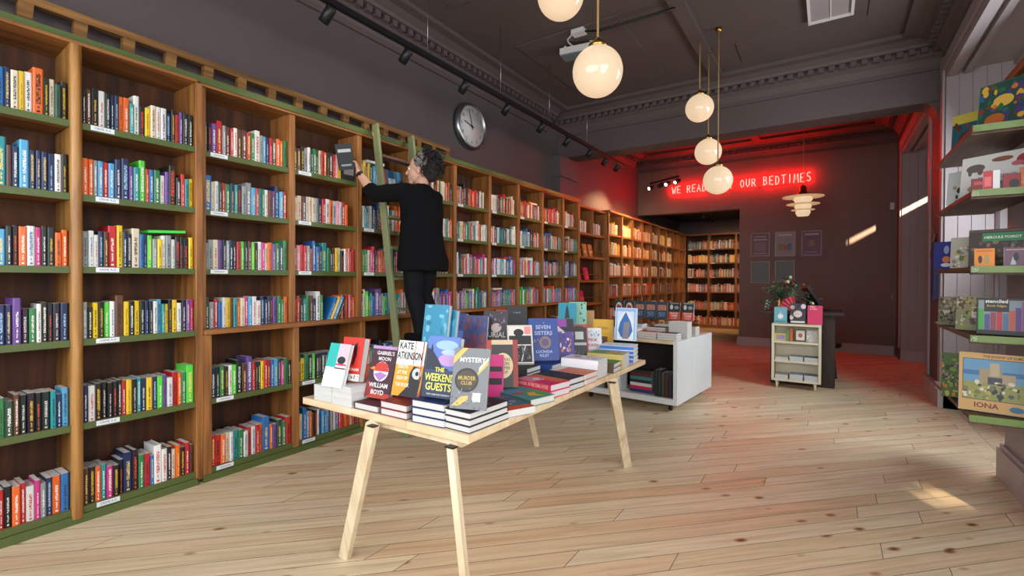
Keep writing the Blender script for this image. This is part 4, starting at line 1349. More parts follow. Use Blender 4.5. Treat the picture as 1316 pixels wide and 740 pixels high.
stand_book((724, 459), MIDZ['d'], .165, .25, .04, 40, 15, '#1d1a22', 'black and purple cover with a golden figure and white arcs',
           art=[('r', 0, .78, .7, 1, '#8a3a9a'), ('r', 0, 0, 1, .12, '#7c2f96'), ('e', .5, .3, .25, .2, '#b98f4a'), ('p', [(.15, .7), (.3, .82), (.7, .6), (.8, .45), (.65, .55)], '#d6d2d8'), ('s', 41, 14, .1, .5, .6, .75, .05, ['#e0dcd8', '#b8b0b8'])])
stand_book((727, 462), ZT + .06, .12, .18, .02, 40, 12, '#4b3a8c', 'small violet paperback wedged before the red book with a black label', art=[SPK(51, ['#8a5ab0', '#d07a3a', '#e0d0d8', '#3a2a6c'], 20, .12)], hard=False)
stand_book((743, 462), MIDZ['e'], .155, .24, .032, 38, 16, '#b04a3a', 'red illustrated book with a black ornamental label', spine='#a83a30',
           art=[('r', .25, .05, .95, .9, '#2a2a2c'), ('e', .6, .85, .33, .1, '#2a2a2c'), ('r', .42, .55, .8, .78, '#c6c6c0'), ('r', .3, .38, .92, .46, '#b9bab6'), ('s', 61, 26, 0, 0, .25, 1, .07, ['#d8835a', '#e0b080', '#7c2a24']), ('s', 62, 12, .35, .1, .85, .33, .06, ['#4a6a5a', '#3a3a3c'])])
stand_book((763, 457), ZT + .03, .13, .2, .02, 34, 18, '#dfe2e6', 'white paperback with red and blue lettering beside the yellow book', art=[('t', 'PINK', .5, .55, .16, '#c4405a', .8), ('t', 'RAIN', .5, .36, .16, '#c4405a', .8), ('s', 63, 16, .1, .65, .9, .95, .06, ['#6a8ab0', '#9aaac0']), ('t', 'NOVEL', .5, .15, .12, '#4a6a9a', .7)], hard=False)
stand_book((774, 449), ZT + .03, .16, .235, .034, 12, 10, '#d8a71c', 'mustard yellow hardback with a brown doorway, at the far end of the birch table',
           art=[('p', [(.3, 0), (.3, .42), (.74, .42), (.74, 0)], '#6a4420'), ('e', .5, .7, .3, .05, '#b88a18'), ('r', .15, .5, .85, .52, '#b98c1a')])
stand_book((803, 438), t_t, .165, .25, .032, 2, 6, '#c9dbef', 'blue and white cover with a pointed arch and tiled border, on the far corner pile', spine='#4a80cc',
           art=[('r', .04, .02, .96, .98, '#88b0dc'), ('r', .1, .05, .9, .93, '#c9dbef'), ('p', [(.12, .0), (.12, .6), (.3, .82), (.5, .9), (.7, .82), (.88, .6), (.88, .0)], '#dfe6ea'), ('p', [(.5, .88), (.24, .55), (.16, .3), (.3, .1), (.7, .1), (.84, .3), (.76, .55)], '#2b67b0'), ('p', [(.36, .05), (.42, .56), (.72, .58), (.66, .05)], '#7f7d84'), ('r', .04, .9, .96, .92, '#4a80cc')])
# back rows
stand_book((635, 449), MIDZ['g'], .15, .235, .03, 24, 12, '#2b2526', 'black cover with a pale flower and white brush lettering', spine='#3a2c28',
           art=[('e', .55, .55, .22, .12, '#b9a79f'), ('t', 'BURIAL', .5, .36, .2, '#bdb8ae', .9), ('s', 71, 30, .1, .6, .9, .95, .06, ['#4a2a2c', '#6a3a5a', '#35423a', '#8a5a8a'])])
stand_book((608, 457), MIDZ['f'] + .0, .155, .24, .03, 16, 12, '#4a4f7c', 'violet to red misty cover standing between the castle book and the flower book', spine='#3a3a5c',
           art=[('r', 0, 0, 1, .25, '#8a3a3c'), ('r', 0, .25, 1, .5, '#6a4464'), SPK(81, ['#5a5a8c', '#7a4a6a', '#8a4a4a', '#3f4a7c'], 40, .12)])
stand_book((584, 448), MIDZ['l'] + .0, .16, .25, .03, 10, 9, '#2f3a7c', 'dark violet cover with lights, behind the castle book', art=[SPK(91, ['#1d2048', '#4a5ab0', '#8a5a8a', '#c9a05a'], 40, .08), ('r', 0, 0, 1, .5, '#4a6ab8')])
for i, (px, z) in enumerate((((556, 452), .93), ((566, 458), .90))):
    stand_book(px, z, .17, .26, .03, 4, 9, '#3f93b4', 'light blue hardback with white edges, %s of the two behind the castle book' % ('taller' if i == 0 else 'lower'), spine='#9ad0e2', art=[SPK(101 + i, ['#4fa6c4', '#2f7c9c', '#7cc0d6'], 20, .15)])
stand_book((664, 434), MIDZ['g'] + .0, .15, .23, .03, 30, 10, '#1b1b1d', 'plain black cover with small grey lettering behind the black and white cover', art=[('t', 'a novel', .5, .8, .08, '#8a8a8a', .6)])
stand_book((648, 434), MIDZ['h'] + .0, .15, .22, .03, 25, 10, '#b33a22', 'orange red book peeping out behind the flower book')
stand_book((728, 425), MIDZ['i'], .15, .235, .03, 22, 16, '#2f9cb4', 'turquoise cover with a dark tower, in the back row of the birch table', art=[('p', [(.35, .1), (.42, .75), (.5, .95), (.58, .75), (.75, .1)], '#2a3a44'), ('s', 111, 20, .3, .1, .8, .5, .06, ['#6a5a4a', '#8a7a5a'])])
stand_book((743, 424), MIDZ['i'], .15, .24, .03, 30, 14, '#8cc4b0', 'mint green cover with dark sprigs, in the back row of the birch table', art=[('s', 121, 16, .6, .0, 1, 1, .08, ['#3a2c2c', '#4a6a5a', '#6aa08c'])])
stand_book((754, 428), MIDZ['i'] - .04, .14, .2, .02, 30, 12, '#c99a5c', 'tan paperback behind the mint green cover', hard=False)
# loose books on the table's far left, seen past the ladder
for i, (x, y, z, c, nm) in enumerate(((-2.04, 2.45, ZT, '#dcd6cc', 'cream'), (-2.03, 2.46, ZT + .03, '#b23428', 'scarlet'), (-2.05, 2.75, ZT, '#2c6f9c', 'blue'), (-2.04, 2.76, ZT + .03, '#3f8a5c', 'green'), (-2.05, 2.74, ZT + .06, '#e0ddd4', 'off-white'))):
    stack(x, y, z, 1, .15, .22, .029, 84 + i * 3, c, '%s hardback lying flat on the far left of the birch table' % nm)

# ------------------------------------------------------------------ white display cabinet on castors
ca = math.radians(-5)
c0 = on_z(870, 522, .08)
cab = empty('display_cabinet', (c0.x, c0.y, 0), ca, 'white open-fronted display cabinet on castors, piled with books', 'cabinet')
CW, CD, CB, CH = 1.12, 1.15, .08, .72                 # local: x from -CW to 0, y from 0 to CD
MB().box(-.04, 0, 0, CD, CB, CH).build('side_panel', 'white_laminate', cab)
MB().box(-CW, -CW + .04, 0, CD, CB, CH).build('side_panel', 'white_laminate', cab)
MB().box(-CW + .0405, -.0405, 0, CD, CB, CB + .06).build('bottom_panel', 'white_laminate', cab)
MB().box(-CW + .0405, -.0405, 0, CD, CH - .03, CH).build('top_panel', 'birch_ply', cab)
MB().box(-CW + .0405, -.0405, .36, .38, CB + .0605, CH - .0305).build('back_panel', 'black_void', cab)
for x, y in ((-.1, .1), (-CW + .1, .1), (-.1, CD - .1), (-CW + .1, CD - .1)):
    m = MB().box(x - .025, x + .025, y - .025, y + .025, .066, .0795)
    m.lathe([(.032, -.012), (.033, 0), (.032, .012)], 14, T=Matrix.Translation((x, y, .033)) @ Matrix.Rotation(PI / 2, 4, 'Y'))
    m.build('castor', 'black_metal', cab)
CM = Matrix.Translation((c0.x, c0.y, 0)) @ Matrix.Rotation(ca, 4, 'Z')


def cp(x, y, z):
    return CM @ Vector((x, y, z))


# upright and flat books inside
zz = CB + .0605
for i, (c, t, nm) in enumerate((('#20242c', .04, 'charcoal'), ('#d9dde0', .036, 'white'), ('#d3dadf', .036, 'white'), ('#dde0e2', .036, 'white'), ('#d5d9dd', .036, 'white'))):
    x = -.78 + i * .038
    o = stand_book(None, zz, .17, .24 + .01 * (i == 0), t - .002, 85, 0, c, '%s upright book, %s from the left inside the white cabinet' % (nm, ORD[i]), pos=cp(x, .12, zz), art=None)
for i, (c, nm) in enumerate((('#24356c', 'navy'), ('#b8204e', 'crimson'), ('#d9d4cc', 'cream'), ('#24282c', 'black'), ('#2f7a78', 'teal'), ('#5a1f22', 'maroon'), ('#2a2622', 'dark patterned'))):
    p = cp(-.42, .17, zz + i * .0335)
    stack(p.x, p.y, p.z, 1, .16, .24, .033, 85, c, '%s hardback in the flat pile inside the white cabinet' % nm)
for i, (c, nm) in enumerate((('#23282c', 'black'), ('#1d3436', 'dark teal'), ('#4a3a2c', 'brown ornamental'), ('#3a2e26', 'dark brown'), ('#2a2a2e', 'charcoal'))):
    stand_book(None, zz, .17, .27 - .02 * (i > 1), .03, 85, 0, c, '%s hardback standing at the right inside the white cabinet, %s from the right wall' % (nm, ORD[4 - i]), pos=cp(-.215 + i * .037, .12, zz))
# piles on top: white paperbacks fore-edge out
zt = CH + .0005
PILES = [(-.80, .14, 4, '#26282a', 'black covered paperback'), (-.56, .13, 4, '#c9cdd0', 'pale grey paperback'), (-.34, .12, 3, '#b0483a', 'red covered paperback'), (-.13, .13, 3, '#34383c', 'charcoal covered paperback'),
         (-.62, .42, 5, '#3c5f8a', 'blue covered paperback'), (-.36, .42, 4, '#2c2c30', 'black topped paperback'), (-.12, .42, 7, '#dcd8d0', 'white paperback'), (-.13, .72, 4, '#7a4a40', 'brown topped paperback'), (-.4, .72, 4, '#d6d2ca', 'ivory paperback')]
for k, (x, y, n, c, nm) in enumerate(PILES):
    p = cp(x, y, zt)
    stack(p.x, p.y, p.z, n, .14, .2, .024, -95, c, '%s lying %s on the white cabinet' % (nm, ('front left', 'front centre', 'front right', 'at front right corner', 'middle left', 'centre', 'middle right', 'rear right', 'rear centre')[k]), hard=False)
# clear riser carrying a row of face-out paperbacks
ris = empty('acrylic_riser', cp(-.62, .93, zt), ca, 'clear acrylic riser carrying face-out paperbacks on the white cabinet', 'display stand')
MB().box(-.52, .52, -.1, .1, .14, .146).build('shelf', 'clear_acrylic', ris)
for x in (-.5, -.25, 0, .25, .5):
    MB().box(x - .003, x + .003, -.1, .1, 0, .1395).build('support', 'clear_acrylic', ris)
i = 0
for x, kind in ((-.44, 0), (-.3, 0), (-.16, 1), (-.02, 1), (.12, 1), (.27, 2), (.43, 2)):
    arts = ([('r', 0, .0, 1, .35, '#c9b9a0'), ('e', .5, .6, .32, .3, '#d8d2cc'), ('p', [(.2, .5), (.8, .45), (.7, .7), (.35, .78)], '#b5303a'), ('e', .7, .2, .15, .12, '#c9a52a')],
            [('r', .1, .5, .9, .82, '#b0705a'), ('s', 7, 30, .12, .52, .88, .8, .07, ['#c98a6a', '#8a4a3c', '#d6a084']), ('r', .15, .1, .85, .42, '#4a6484'), ('s', 9, 16, .15, .1, .85, .42, .05, ['#8fa6bc', '#2a3c54'])],
            [('r', 0, 0, 1, .45, '#d0442a'), ('t', 'MURDER', .5, .36, .12, '#f0e0d8', .85), ('t', 'CRIME', .5, .22, .16, '#f0e0d8', .6), ('t', 'STORIES', .5, .08, .09, '#f0e0d8', .85), ('e', .25, .72, .14, .14, '#c6c8c8'), ('e', .7, .7, .2, .1, '#8f9294'), ('r', .1, .92, .9, .97, '#9a9c9c')])[kind]
    p = CM @ Vector((-.62 + x, .87, zt + .1465))
    stand_book(None, p.z, .132, .205, .02, math.degrees(ca), 5, ('#2c3236', '#2a3a4c', '#232527')[kind],
               '%s paperback, %s from the left on the clear riser' % (('dark cover with a red capped bird', 'slate blue cover with rust lettering', 'black and orange crime cover')[kind], ORD[i]), art=arts, hard=False, pos=p)
    i += 1

# ------------------------------------------------------------------ small cream bookshelf and the desk behind it
bs0 = on_z(996, 497, .0)
SX0, SX1, SY0, SY1, SZ = -.60, -.075, 6.80, 7.04, .80
bsh = empty('bookshelf', ((SX0 + SX1) / 2, (SY0 + SY1) / 2, 0), 0, 'small cream open bookshelf on short legs standing against the dark desk', 'bookshelf')
bw = (SX1 - SX0) / 2; bd = (SY1 - SY0) / 2
for a, b in ((-bw, -bw + .03), (bw - .03, bw)):
    MB().box(a, b, -bd, bd, .09, SZ).build('side_panel', 'cream_board', bsh, bevel=.003)
MB().box(-bw + .0305, bw - .0305, bd - .012, bd, .09, SZ).build('back_panel', 'cream_board', bsh)
for z in (.09, .325, .56, SZ - .025):
    MB().box(-bw + .0305, bw - .0305, -bd, bd - .0125, z, z + .025).build('shelf', 'cream_board', bsh)
for x in (-bw + .06, bw - .06):
    for y in (-bd + .03, bd - .03):
        MB().lathe([(.012, 0), (.018, .0895)], 10, T=Matrix.Translation((x, y, 0))).build('leg', 'cream_board', bsh)
bcx, bcy = (SX0 + SX1) / 2, (SY0 + SY1) / 2
stand_book(None, 0, .14, .2, .03, 0, 6, '#6aa6b4', 'turquoise book with a white figure on top of the cream bookshelf', art=[('e', .5, .42, .22, .16, '#dfe6e4'), ('p', [(.44, .5), (.5, .82), (.56, .5)], '#cfe0e0'), ('r', .05, .05, .9, .14, '#3f7c8c')], pos=Vector((bcx - .17, SY0 + .06, SZ + .0005)))
stand_book(None, 0, .165, .25, .035, 0, 6, '#2a2330', 'dark floral book with cream blossoms on top of the cream bookshelf', art=[('e', .5, .48, .28, .17, '#d8c9bc'), ('e', .15, .8, .15, .1, '#b9a49a'), ('e', .85, .85, .16, .12, '#d6ccd0'), ('e', .1, .3, .12, .12, '#cfc0b8'), ('r', .05, .04, .95, .13, '#d8d0cc'), ('s', 5, 20, .05, .15, .95, .95, .05, ['#5a3a44', '#4a5a4a', '#3a2c3c'])], pos=Vector((bcx + .015, SY0 + .07, SZ + .0005)))
stand_book(None, 0, .155, .23, .035, 0, 5, '#cf2a5a', 'crimson pink hardback with pale lettering on top of the cream bookshelf', art=[('t', 'Faber', .36, .93, .11, '#f2c9d2', .5), ('t', '& Faber', .42, .81, .11, '#f2c9d2', .7)], pos=Vector((bcx + .195, SY0 + .065, SZ + .0005)))
zs = .5855
stand_book(None, 0, .13, .09, .05, 0, 0, '#c9b45a', 'small yellow boxed set with a lilac label on the cream bookshelf', art=[('r', .15, .15, .85, .8, '#9a86ac')], pos=Vector((bcx - .165, SY0 + .05, zs)), name='gift_box', cat='box')
stand_book(None, 0, .03, .15, .1, 0, 0, '#5a8a5a', 'green upright book on the middle of the cream bookshelf top tier', pos=Vector((bcx - .085, SY0 + .04, zs)))
stand_book(None, 0, .03, .16, .1, 0, 0, '#cf5a24', 'orange upright book beside the green one on the cream bookshelf', pos=Vector((bcx - .05, SY0 + .04, zs)))
stand_book(None, 0, .115, .15, .02, 0, 6, '#3a3430', 'framed flower card in the top tier of the cream bookshelf', art=[('r', .1, .1, .9, .9, '#d9cfc0'), ('e', .5, .5, .2, .18, '#b0603a')], pos=Vector((bcx + .045, SY0 + .05, zs)), name='greeting_card', cat='card')
stand_book(None, 0, .12, .14, .02, 0, 6, '#cfc9c0', 'white patterned card in the top tier of the cream bookshelf', art=[SPK(17, ['#b9b0a8', '#e2ded8', '#9a948c'], 20, .1)], pos=Vector((bcx + .168, SY0 + .05, zs)), name='greeting_card', cat='card')
for tier, z in ((0, .3505), (1, .1155)):
    for j, (c, n, nm) in enumerate((('#b9b4ae', 2 + tier, 'stone grey'), ('#8fa0b8', 3 + tier, 'bluish grey'), ('#7f8fa6', 3 + tier, 'slate grey'))):
        stack(bcx - .15 + j * .155, bcy - .01, z, n, .14, .19, .016, 0, c, '%s booklet on the %s tier of the cream bookshelf' % (nm, ('middle', 'bottom')[tier]), hard=False)

desk = empty('reception_desk', (-.30, 7.42, 0), 0, 'dark wooden sales desk with an overhanging top behind the cream bookshelf', 'desk')
MB().box(-.34, .36, -.30, .3, 0, .90).build('body', 'dark_desk', desk, bevel=.004)
MB().box(-.46, .46, -.36, .36, .9005, .945).build('top', 'dark_desk', desk, bevel=.004)
for i in range(6):
    MB().box(.3601, .366, -.29 + i * .1, -.195 + i * .1, .02, .89).build('panel_board', 'dark_desk', desk)
DZ = .9455
# flowers in a vase
vs_ = empty('flower_vase', (-.56, 7.32, DZ), 0, 'brass vase with a loose bouquet of eucalyptus and dark flowers on the desk', 'vase')
MB().lathe([(.028, 0), (.036, .03), (.032, .10), (.022, .14), (.024, .16), (.018, .159), (.016, .13)], 18).build('vase', 'brass', vs_)
fr = random.Random(12)
lf_m, fl_m, st_m = MB(), MB(), MB()
for i in range(60):
    a = fr.uniform(0, 2 * PI); sp = fr.uniform(.05, .34)
    tip = Vector((math.cos(a) * sp * 1.15 + .08, math.sin(a) * sp * .7, fr.uniform(.14, .48) - sp * .35))
    st_m.tube([(0, 0, .14), (tip.x * .4, tip.y * .4, .22 + tip.z * .2), tip], .0022, 4)
    for j in range(4):
        q = Vector((0, 0, .16)).lerp(tip, .35 + .2 * j) + Vector((fr.uniform(-.03, .03), fr.uniform(-.03, .03), fr.uniform(-.02, .03)))
        d1 = Vector((fr.uniform(-1, 1), fr.uniform(-1, 1), fr.uniform(-.4, .8))).normalized(); d2 = d1.orthogonal().normalized()
        ln, wd_ = fr.uniform(.035, .07), fr.uniform(.009, .016)
        c = lin(fr.choice(['#3f5a42', '#56765a', '#2f4434', '#6f8a6c', '#38482c', '#4a3a30']))
        lf_m.add([q, q + d1 * ln * .5 + d2 * wd_, q + d1 * ln, q + d1 * ln * .5 - d2 * wd_ + Vector((0, 0, .004))], [(0, 1, 2), (0, 2, 3)], c)
    if i % 4 == 0:
        fl_m.ball(tip, fr.uniform(.014, .026), n=8, col=lin(fr.choice(['#3a1f2a', '#8a4a2c', '#b9a08a', '#2a1a20', '#b5603a', '#d6c8a0'])))
st_m.build('stem', 'leaf', vs_)
o = lf_m.build('foliage', 'printed_card', vs_); o['kind'] = 'stuff'
fl_m.build('blossom', 'printed_card', vs_)
drp = MB()
for k in range(9):
    q = Vector((-.12 - .004 * k, -.03, .12 - .02 * k)); s_ = 1 if k % 2 else -1
    drp.add([q, q + Vector((s_ * .022, -.01, .012)), q + Vector((s_ * .03, -.012, -.008)), q + Vector((s_ * .012, 0, -.014))], [(0, 1, 2, 3)], lin('#7fae98'))
drp.build('trailing_leaf', 'printed_card', vs_)
# till screen seen edge-on, card reader and red fan
till = empty('till_screen', (-.21, 7.36, DZ), math.radians(20), 'black tilted till screen on its stand on the desk', 'screen')
MB().box(-.09, .09, -.07, .07, 0, .012).build('base', 'black_metal', till)
MB().bar((0, .03, .012), (-.02, .0, .2), .05, .02).build('stand', 'black_metal', till)
MB().bar((.10, 0, .05), (-.06, 0, .30), .03, .26, side=(1, 0, .55)).build('screen', 'black_metal', till)
kb = empty('card_reader', (.03, 7.30, DZ), math.radians(-12), 'black keyboard-like card reader at the right end of the desk', 'device')
MB().box(-.1, .1, -.06, .06, 0, .016).build('body', 'black_metal', kb); MB().box(-.09, .09, -.05, .05, .0161, .02).build('keys', 'black_legging', kb)
fan = empty('paper_fan', (-.36, 7.16, DZ), math.radians(8), 'red paper fan standing on the desk behind the turquoise book', 'fan')
pts = [(.0, 0)] + [(-.17 * math.cos(t), .17 * math.sin(t)) for t in [i * PI / 2 / 10 for i in range(11)]]
fm = MB()
for i in range(11):
    t0, t1 = i * PI / 2 / 11, (i + 1) * PI / 2 / 11
    yy = .004 if i % 2 else -.004
    fm.add([(.0, 0, 0), (-.19 * math.cos(t0), yy, .19 * math.sin(t0)), (-.19 * math.cos(t1), -yy, .19 * math.sin(t1)), (0, .003, 0)], [(0, 1, 2)], lin('#b52233'))
fm.build('leaf', 'printed_card', fan)
MB().bar((0, 0, 0), (0, 0, .2), .012, .008).build('guard_stick', 'black_metal', fan)
lt = empty('desk_lamp', (-.46, 7.62, DZ), 0, 'dark desk lamp standing behind the bouquet', 'lamp')
MB().lathe([(.07, 0), (.07, .012), (.012, .02), (.01, .30)], 18).build('stand', 'black_metal', lt)
MB().lathe([(.13, .30), (.10, .36), (.04, .385)], 20).build('shade', 'black_metal', lt)
chair = empty('stool', (-.02, 7.98, 0), 0, 'dark stool half hidden behind the right side of the desk', 'stool')
MB().lathe([(.16, .42), (.17, .44), (.17, .47), (.16, .48)], 20).build('seat', 'black_metal', chair)
for k in range(4):
    a = PI / 4 + k * PI / 2
    MB().bar((.15 * math.cos(a), .15 * math.sin(a), 0), (.1 * math.cos(a), .1 * math.sin(a), .42), .025, .025).build('leg', 'black_metal', chair)

# ------------------------------------------------------------------ frames on the back wall
FR = [(-1.356, -1.012, 1.828, 2.301, 'plum poster with pale lettering', '#6a4f58'), (-.919, -.565, 1.817, 2.31, 'pale poster with coloured squares', '#8c7d80'), (-.463, -.127, 1.822, 2.302, 'purple poster with a small emblem', '#6d4560'),
      (-1.352, -1.008, 1.278, 1.724, 'blank grey-green sheet, left of the two lower frames', '#5f6a68'), (-.915, -.574, 1.311, 1.732, 'blank grey-green sheet, right of the two lower frames', '#5f6a68')]
for i, (a, b, z0, z1, nm, c) in enumerate(FR):
    f = empty('picture_frame', ((a + b) / 2, YB, (z0 + z1) / 2), 0, 'thin silver frame with %s' % nm, 'frame')
    w2, h2 = (b - a) / 2, (z1 - z0) / 2
    m = MB()
    for q in ((-w2, -w2 + .014, -h2, h2), (w2 - .014, w2, -h2, h2), (-w2, w2, -h2, -h2 + .014), (-w2, w2, h2 - .014, h2)):
        m.box(q[0], q[1], -.024, -.001, q[2], q[3])
    m.build('frame', 'frame_metal', f)
    m = MB().box(-w2 + .01, w2 - .01, -.009, -.002, -h2 + .01, h2 - .01, lin(c))
    m.T = Matrix.Translation((0, 0, -h2))
    if i == 0:
        cover_art(m, 2 * w2, 2 * h2, -.0095, [('r', .15, .68, .85, .74, '#a58c92'), ('r', .2, .2, .8, .6, '#7c6068'), ('r', .15, .1, .85, .14, '#9c8288'), ('r', .2, .82, .8, .86, '#a58c92')])
    elif i == 1:
        cover_art(m, 2 * w2, 2 * h2, -.0095, [('r', .15, .82, .85, .9, '#b5a6a4'), ('r', .15, .25, .42, .5, '#8a6a3a'), ('r', .45, .25, .6, .45, '#a0403a'), ('r', .62, .25, .82, .5, '#4f5f8a')])
    elif i == 2:
        cover_art(m, 2 * w2, 2 * h2, -.0095, [('r', .15, .82, .85, .9, '#a58ca0'), ('e', .5, .5, .16, .14, '#8a6a4a'), ('r', .2, .12, .8, .16, '#8c6a84')])
    m.T = None
    m.build('print', 'printed_card', f)

# ------------------------------------------------------------------ neon sign (single-stroke letters bent from glass tube)
GL = {'W': [[(0, 1), (.25, 0), (.5, .7), (.75, 0), (1, 1)]], 'E': [[(.9, 1), (.1, .95), (.1, .05), (.9, 0)], [(.1, .52), (.75, .5)]], 'R': [[(.1, 0), (.1, 1), (.7, .95), (.8, .72), (.6, .52), (.1, .5)], [(.45, .5), (.9, 0)]],
      'A': [[(.0, 0), (.45, 1), (.9, 0)], [(.2, .4), (.72, .4)]], 'D': [[(.1, 0), (.1, 1), (.6, .9), (.85, .5), (.6, .1), (.1, 0)]], 'P': [[(.1, 0), (.1, 1), (.7, .95), (.8, .7), (.6, .5), (.1, .48)]],
      'S': [[(.85, .9), (.5, 1), (.15, .85), (.2, .6), (.7, .45), (.85, .2), (.5, 0), (.1, .1)]], 'T': [[(.0, .97), (1, 1)], [(.5, .98), (.48, 0)]], 'O': [[(.5, 1), (.15, .8), (.1, .35), (.45, 0), (.8, .2), (.85, .7), (.5, 1)]],
      'U': [[(.1, 1), (.12, .25), (.45, 0), (.8, .25), (.85, 1)]], 'B': [[(.1, 0), (.1, 1), (.65, .92), (.7, .66), (.12, .54), (.75, .46), (.8, .15), (.1, 0)]], 'I': [[(.5, 1), (.5, 0)]], 'M': [[(0, 0), (.15, 1), (.5, .35), (.85, 1), (1, 0)]]}
sign = empty('neon_sign', (-1.6, YB - .06, 3.33), 0, 'red neon sign reading WE READ PAST OUR BEDTIMES on the dark wall', 'sign')
MSG = 'WE READ PAST OUR BEDTIMES'
SXA, SXB = -2.94, -.30
adv = (SXB - SXA) / (len(MSG) - .2)
for i, ch in enumerate(MSG):
    if ch == ' ':
        continue
    m = MB()
    x = SXA + i * adv; big = 1.1 if i >= 17 else 1.0
    zb = -.075 + math.sin(i * 1.9) * .006
    for st in GL[ch]:
        m.tube([(x + 1.6 + u * adv * .74, 0, zb + v * .155 * big) for u, v in st], .0075, 6)
    m.build('letter', 'neon', sign)
m = MB()
for x in (-2.55, -1.2, -.6):
    m.tube([(x + 1.6, 0, -.1), (x + 1.6, .058, -.1)], .008, 6)
m.tube([(-.62, .04, -.1), (.4, .045, -.105), (1.25, .04, -.1)], .004, 5)
m.build('bracket', 'black_metal', sign)

# ------------------------------------------------------------------ pendant lamps
def globe_lamp(loc, hook, label, r=.148):
    g = empty('pendant_lamp', loc, 0, label, 'lamp', 'glass globe pendants')
    MB().ball((0, 0, 0), r, n=36).build('globe', 'globe_glass', g)
    MB().lathe([(.05, r - .012), (.055, r + .004), (.05, r + .02), (.022, r + .026), (.012, r + .05)], 20).build('gallery', 'brass', g)
    h = Vector(hook) - Vector(loc)
    MB().tube([(0, 0, r + .05), (h.x * .5, h.y * .5, (r + h.z) * .5), (h.x, h.y, h.z - .05)], .007 if r > .14 else .006, 7).build('cord', 'rope', g)
    MB().lathe([(.012, -.05), (.03, -.03), (.035, -.003)], 14, T=Matrix.Translation(h)).build('ceiling_hook', 'brass', g)
    return g


def at_depth(x, y, t):
    return CAM_P + _ray(x, y) * t


g1 = at_depth(768, 92, 2.85); globe_lamp(g1, (g1.x, g1.y, CZ), 'large glowing globe pendant hanging nearest, over the birch table')
g0 = at_depth(720.5, -6, 3.05); globe_lamp(g0, (g0.x, g0.y, CZ), 'glowing globe pendant cut by the upper edge of the picture')
for (x, y, t, lab) in ((899, 139, 5.25, 'highest of the three clustered globe pendants'), (910, 195, 5.55, 'middle of the three clustered globe pendants'), (922.5, 231.5, 5.08, 'lowest of the three clustered globe pendants, before the neon sign')):
    g = at_depth(x, y, t)
    globe_lamp(g, (g.x, g.y, CZ), 'glowing ' + lab)
pl = at_depth(1032, 258, 7.9)
pen = empty('pendant_lamp', pl, 0, 'tiered pendant with three flat glass discs and a brass cap beside the neon sign', 'lamp')
for k, (z, r, rg_) in enumerate(((.06, .30, .14), (-.06, .24, .125), (-.155, .17, .11))):
    MB().lathe([(rg_ * .3, z - .005), (r, z + .0), (r, z + .008), (rg_ * .3, z + .012)], 36).build('disc', 'pendant_glass', pen)
    MB().lathe([(.02, z - .13 + .02 * k), (rg_ * .75, z - .095), (rg_, z - .04), (rg_ * .9, z - .006)], 28).build('glass_tier', 'globe_glass', pen)
MB().lathe([(.1, .075), (.075, .13), (.05, .15), (.055, .2), (.04, .24), (.012, .26)], 24).build('cap', 'brass', pen)
MB().tube([(0, 0, .26), (0, 0, CZR - pl.z - .0)], .006, 6).build('cord', 'rope', pen)

# ------------------------------------------------------------------ track lighting
RX, RZ = -2.9, 3.25
trk = empty('lighting_track', (RX, 4.5, RZ), 0, 'long black lighting track hung below the ceiling above the bookcase', 'light track')
MB().box(-.02, .02, -3.6, 3.3, -.015, .025).build('rail', 'black_metal', trk)
for y in (2.0, 3.05, 4.15, 5.2, 6.3):
    MB().tube([(.0, y - 4.5, .025), (0, y - 4.5, CZ - RZ)], .0022, 5).build('suspension_wire', 'steel', trk)
SPY = [2.06, 2.79, 3.54, 4.25, 4.99, 5.67, 6.38, 6.95, 7.45]
for i, y in enumerate(SPY):
    s_ = empty('spotlight', (RX, y, RZ - .0155), 0, 'black cylinder spotlight, %s from the near end of the long ceiling track' % ORD[i], 'spotlight', 'spotlights on the long track')
    MB().tube([(0, 0, 0), (0, 0, -.035)], .008, 8).build('swivel', 'black_metal', s_)
    a, b = Vector((.03, .015, -.035)), Vector((-.03, -.015, -.135))
    T = Matrix.Translation(a) @ (b - a).to_track_quat('Z', 'Y').to_matrix().to_4x4()
    MB().lathe([(.034, 0), (.036, .004), (.036, .115), (.03, .115), (.028, .1)], 18, T=T).build('housing', 'black_metal', s_)
    light('SPOT', 'spot_beam', (RX - .045, y - .02, RZ - .17), (-3.5, y - .1, 1.7), 16 if i < 5 else (30 if i < 7 else 9), (1.0, .82, .6) if i < 5 else (1.0, .70, .42), spot_size=math.radians(72), spot_blend=.8, shadow_soft_size=.03)
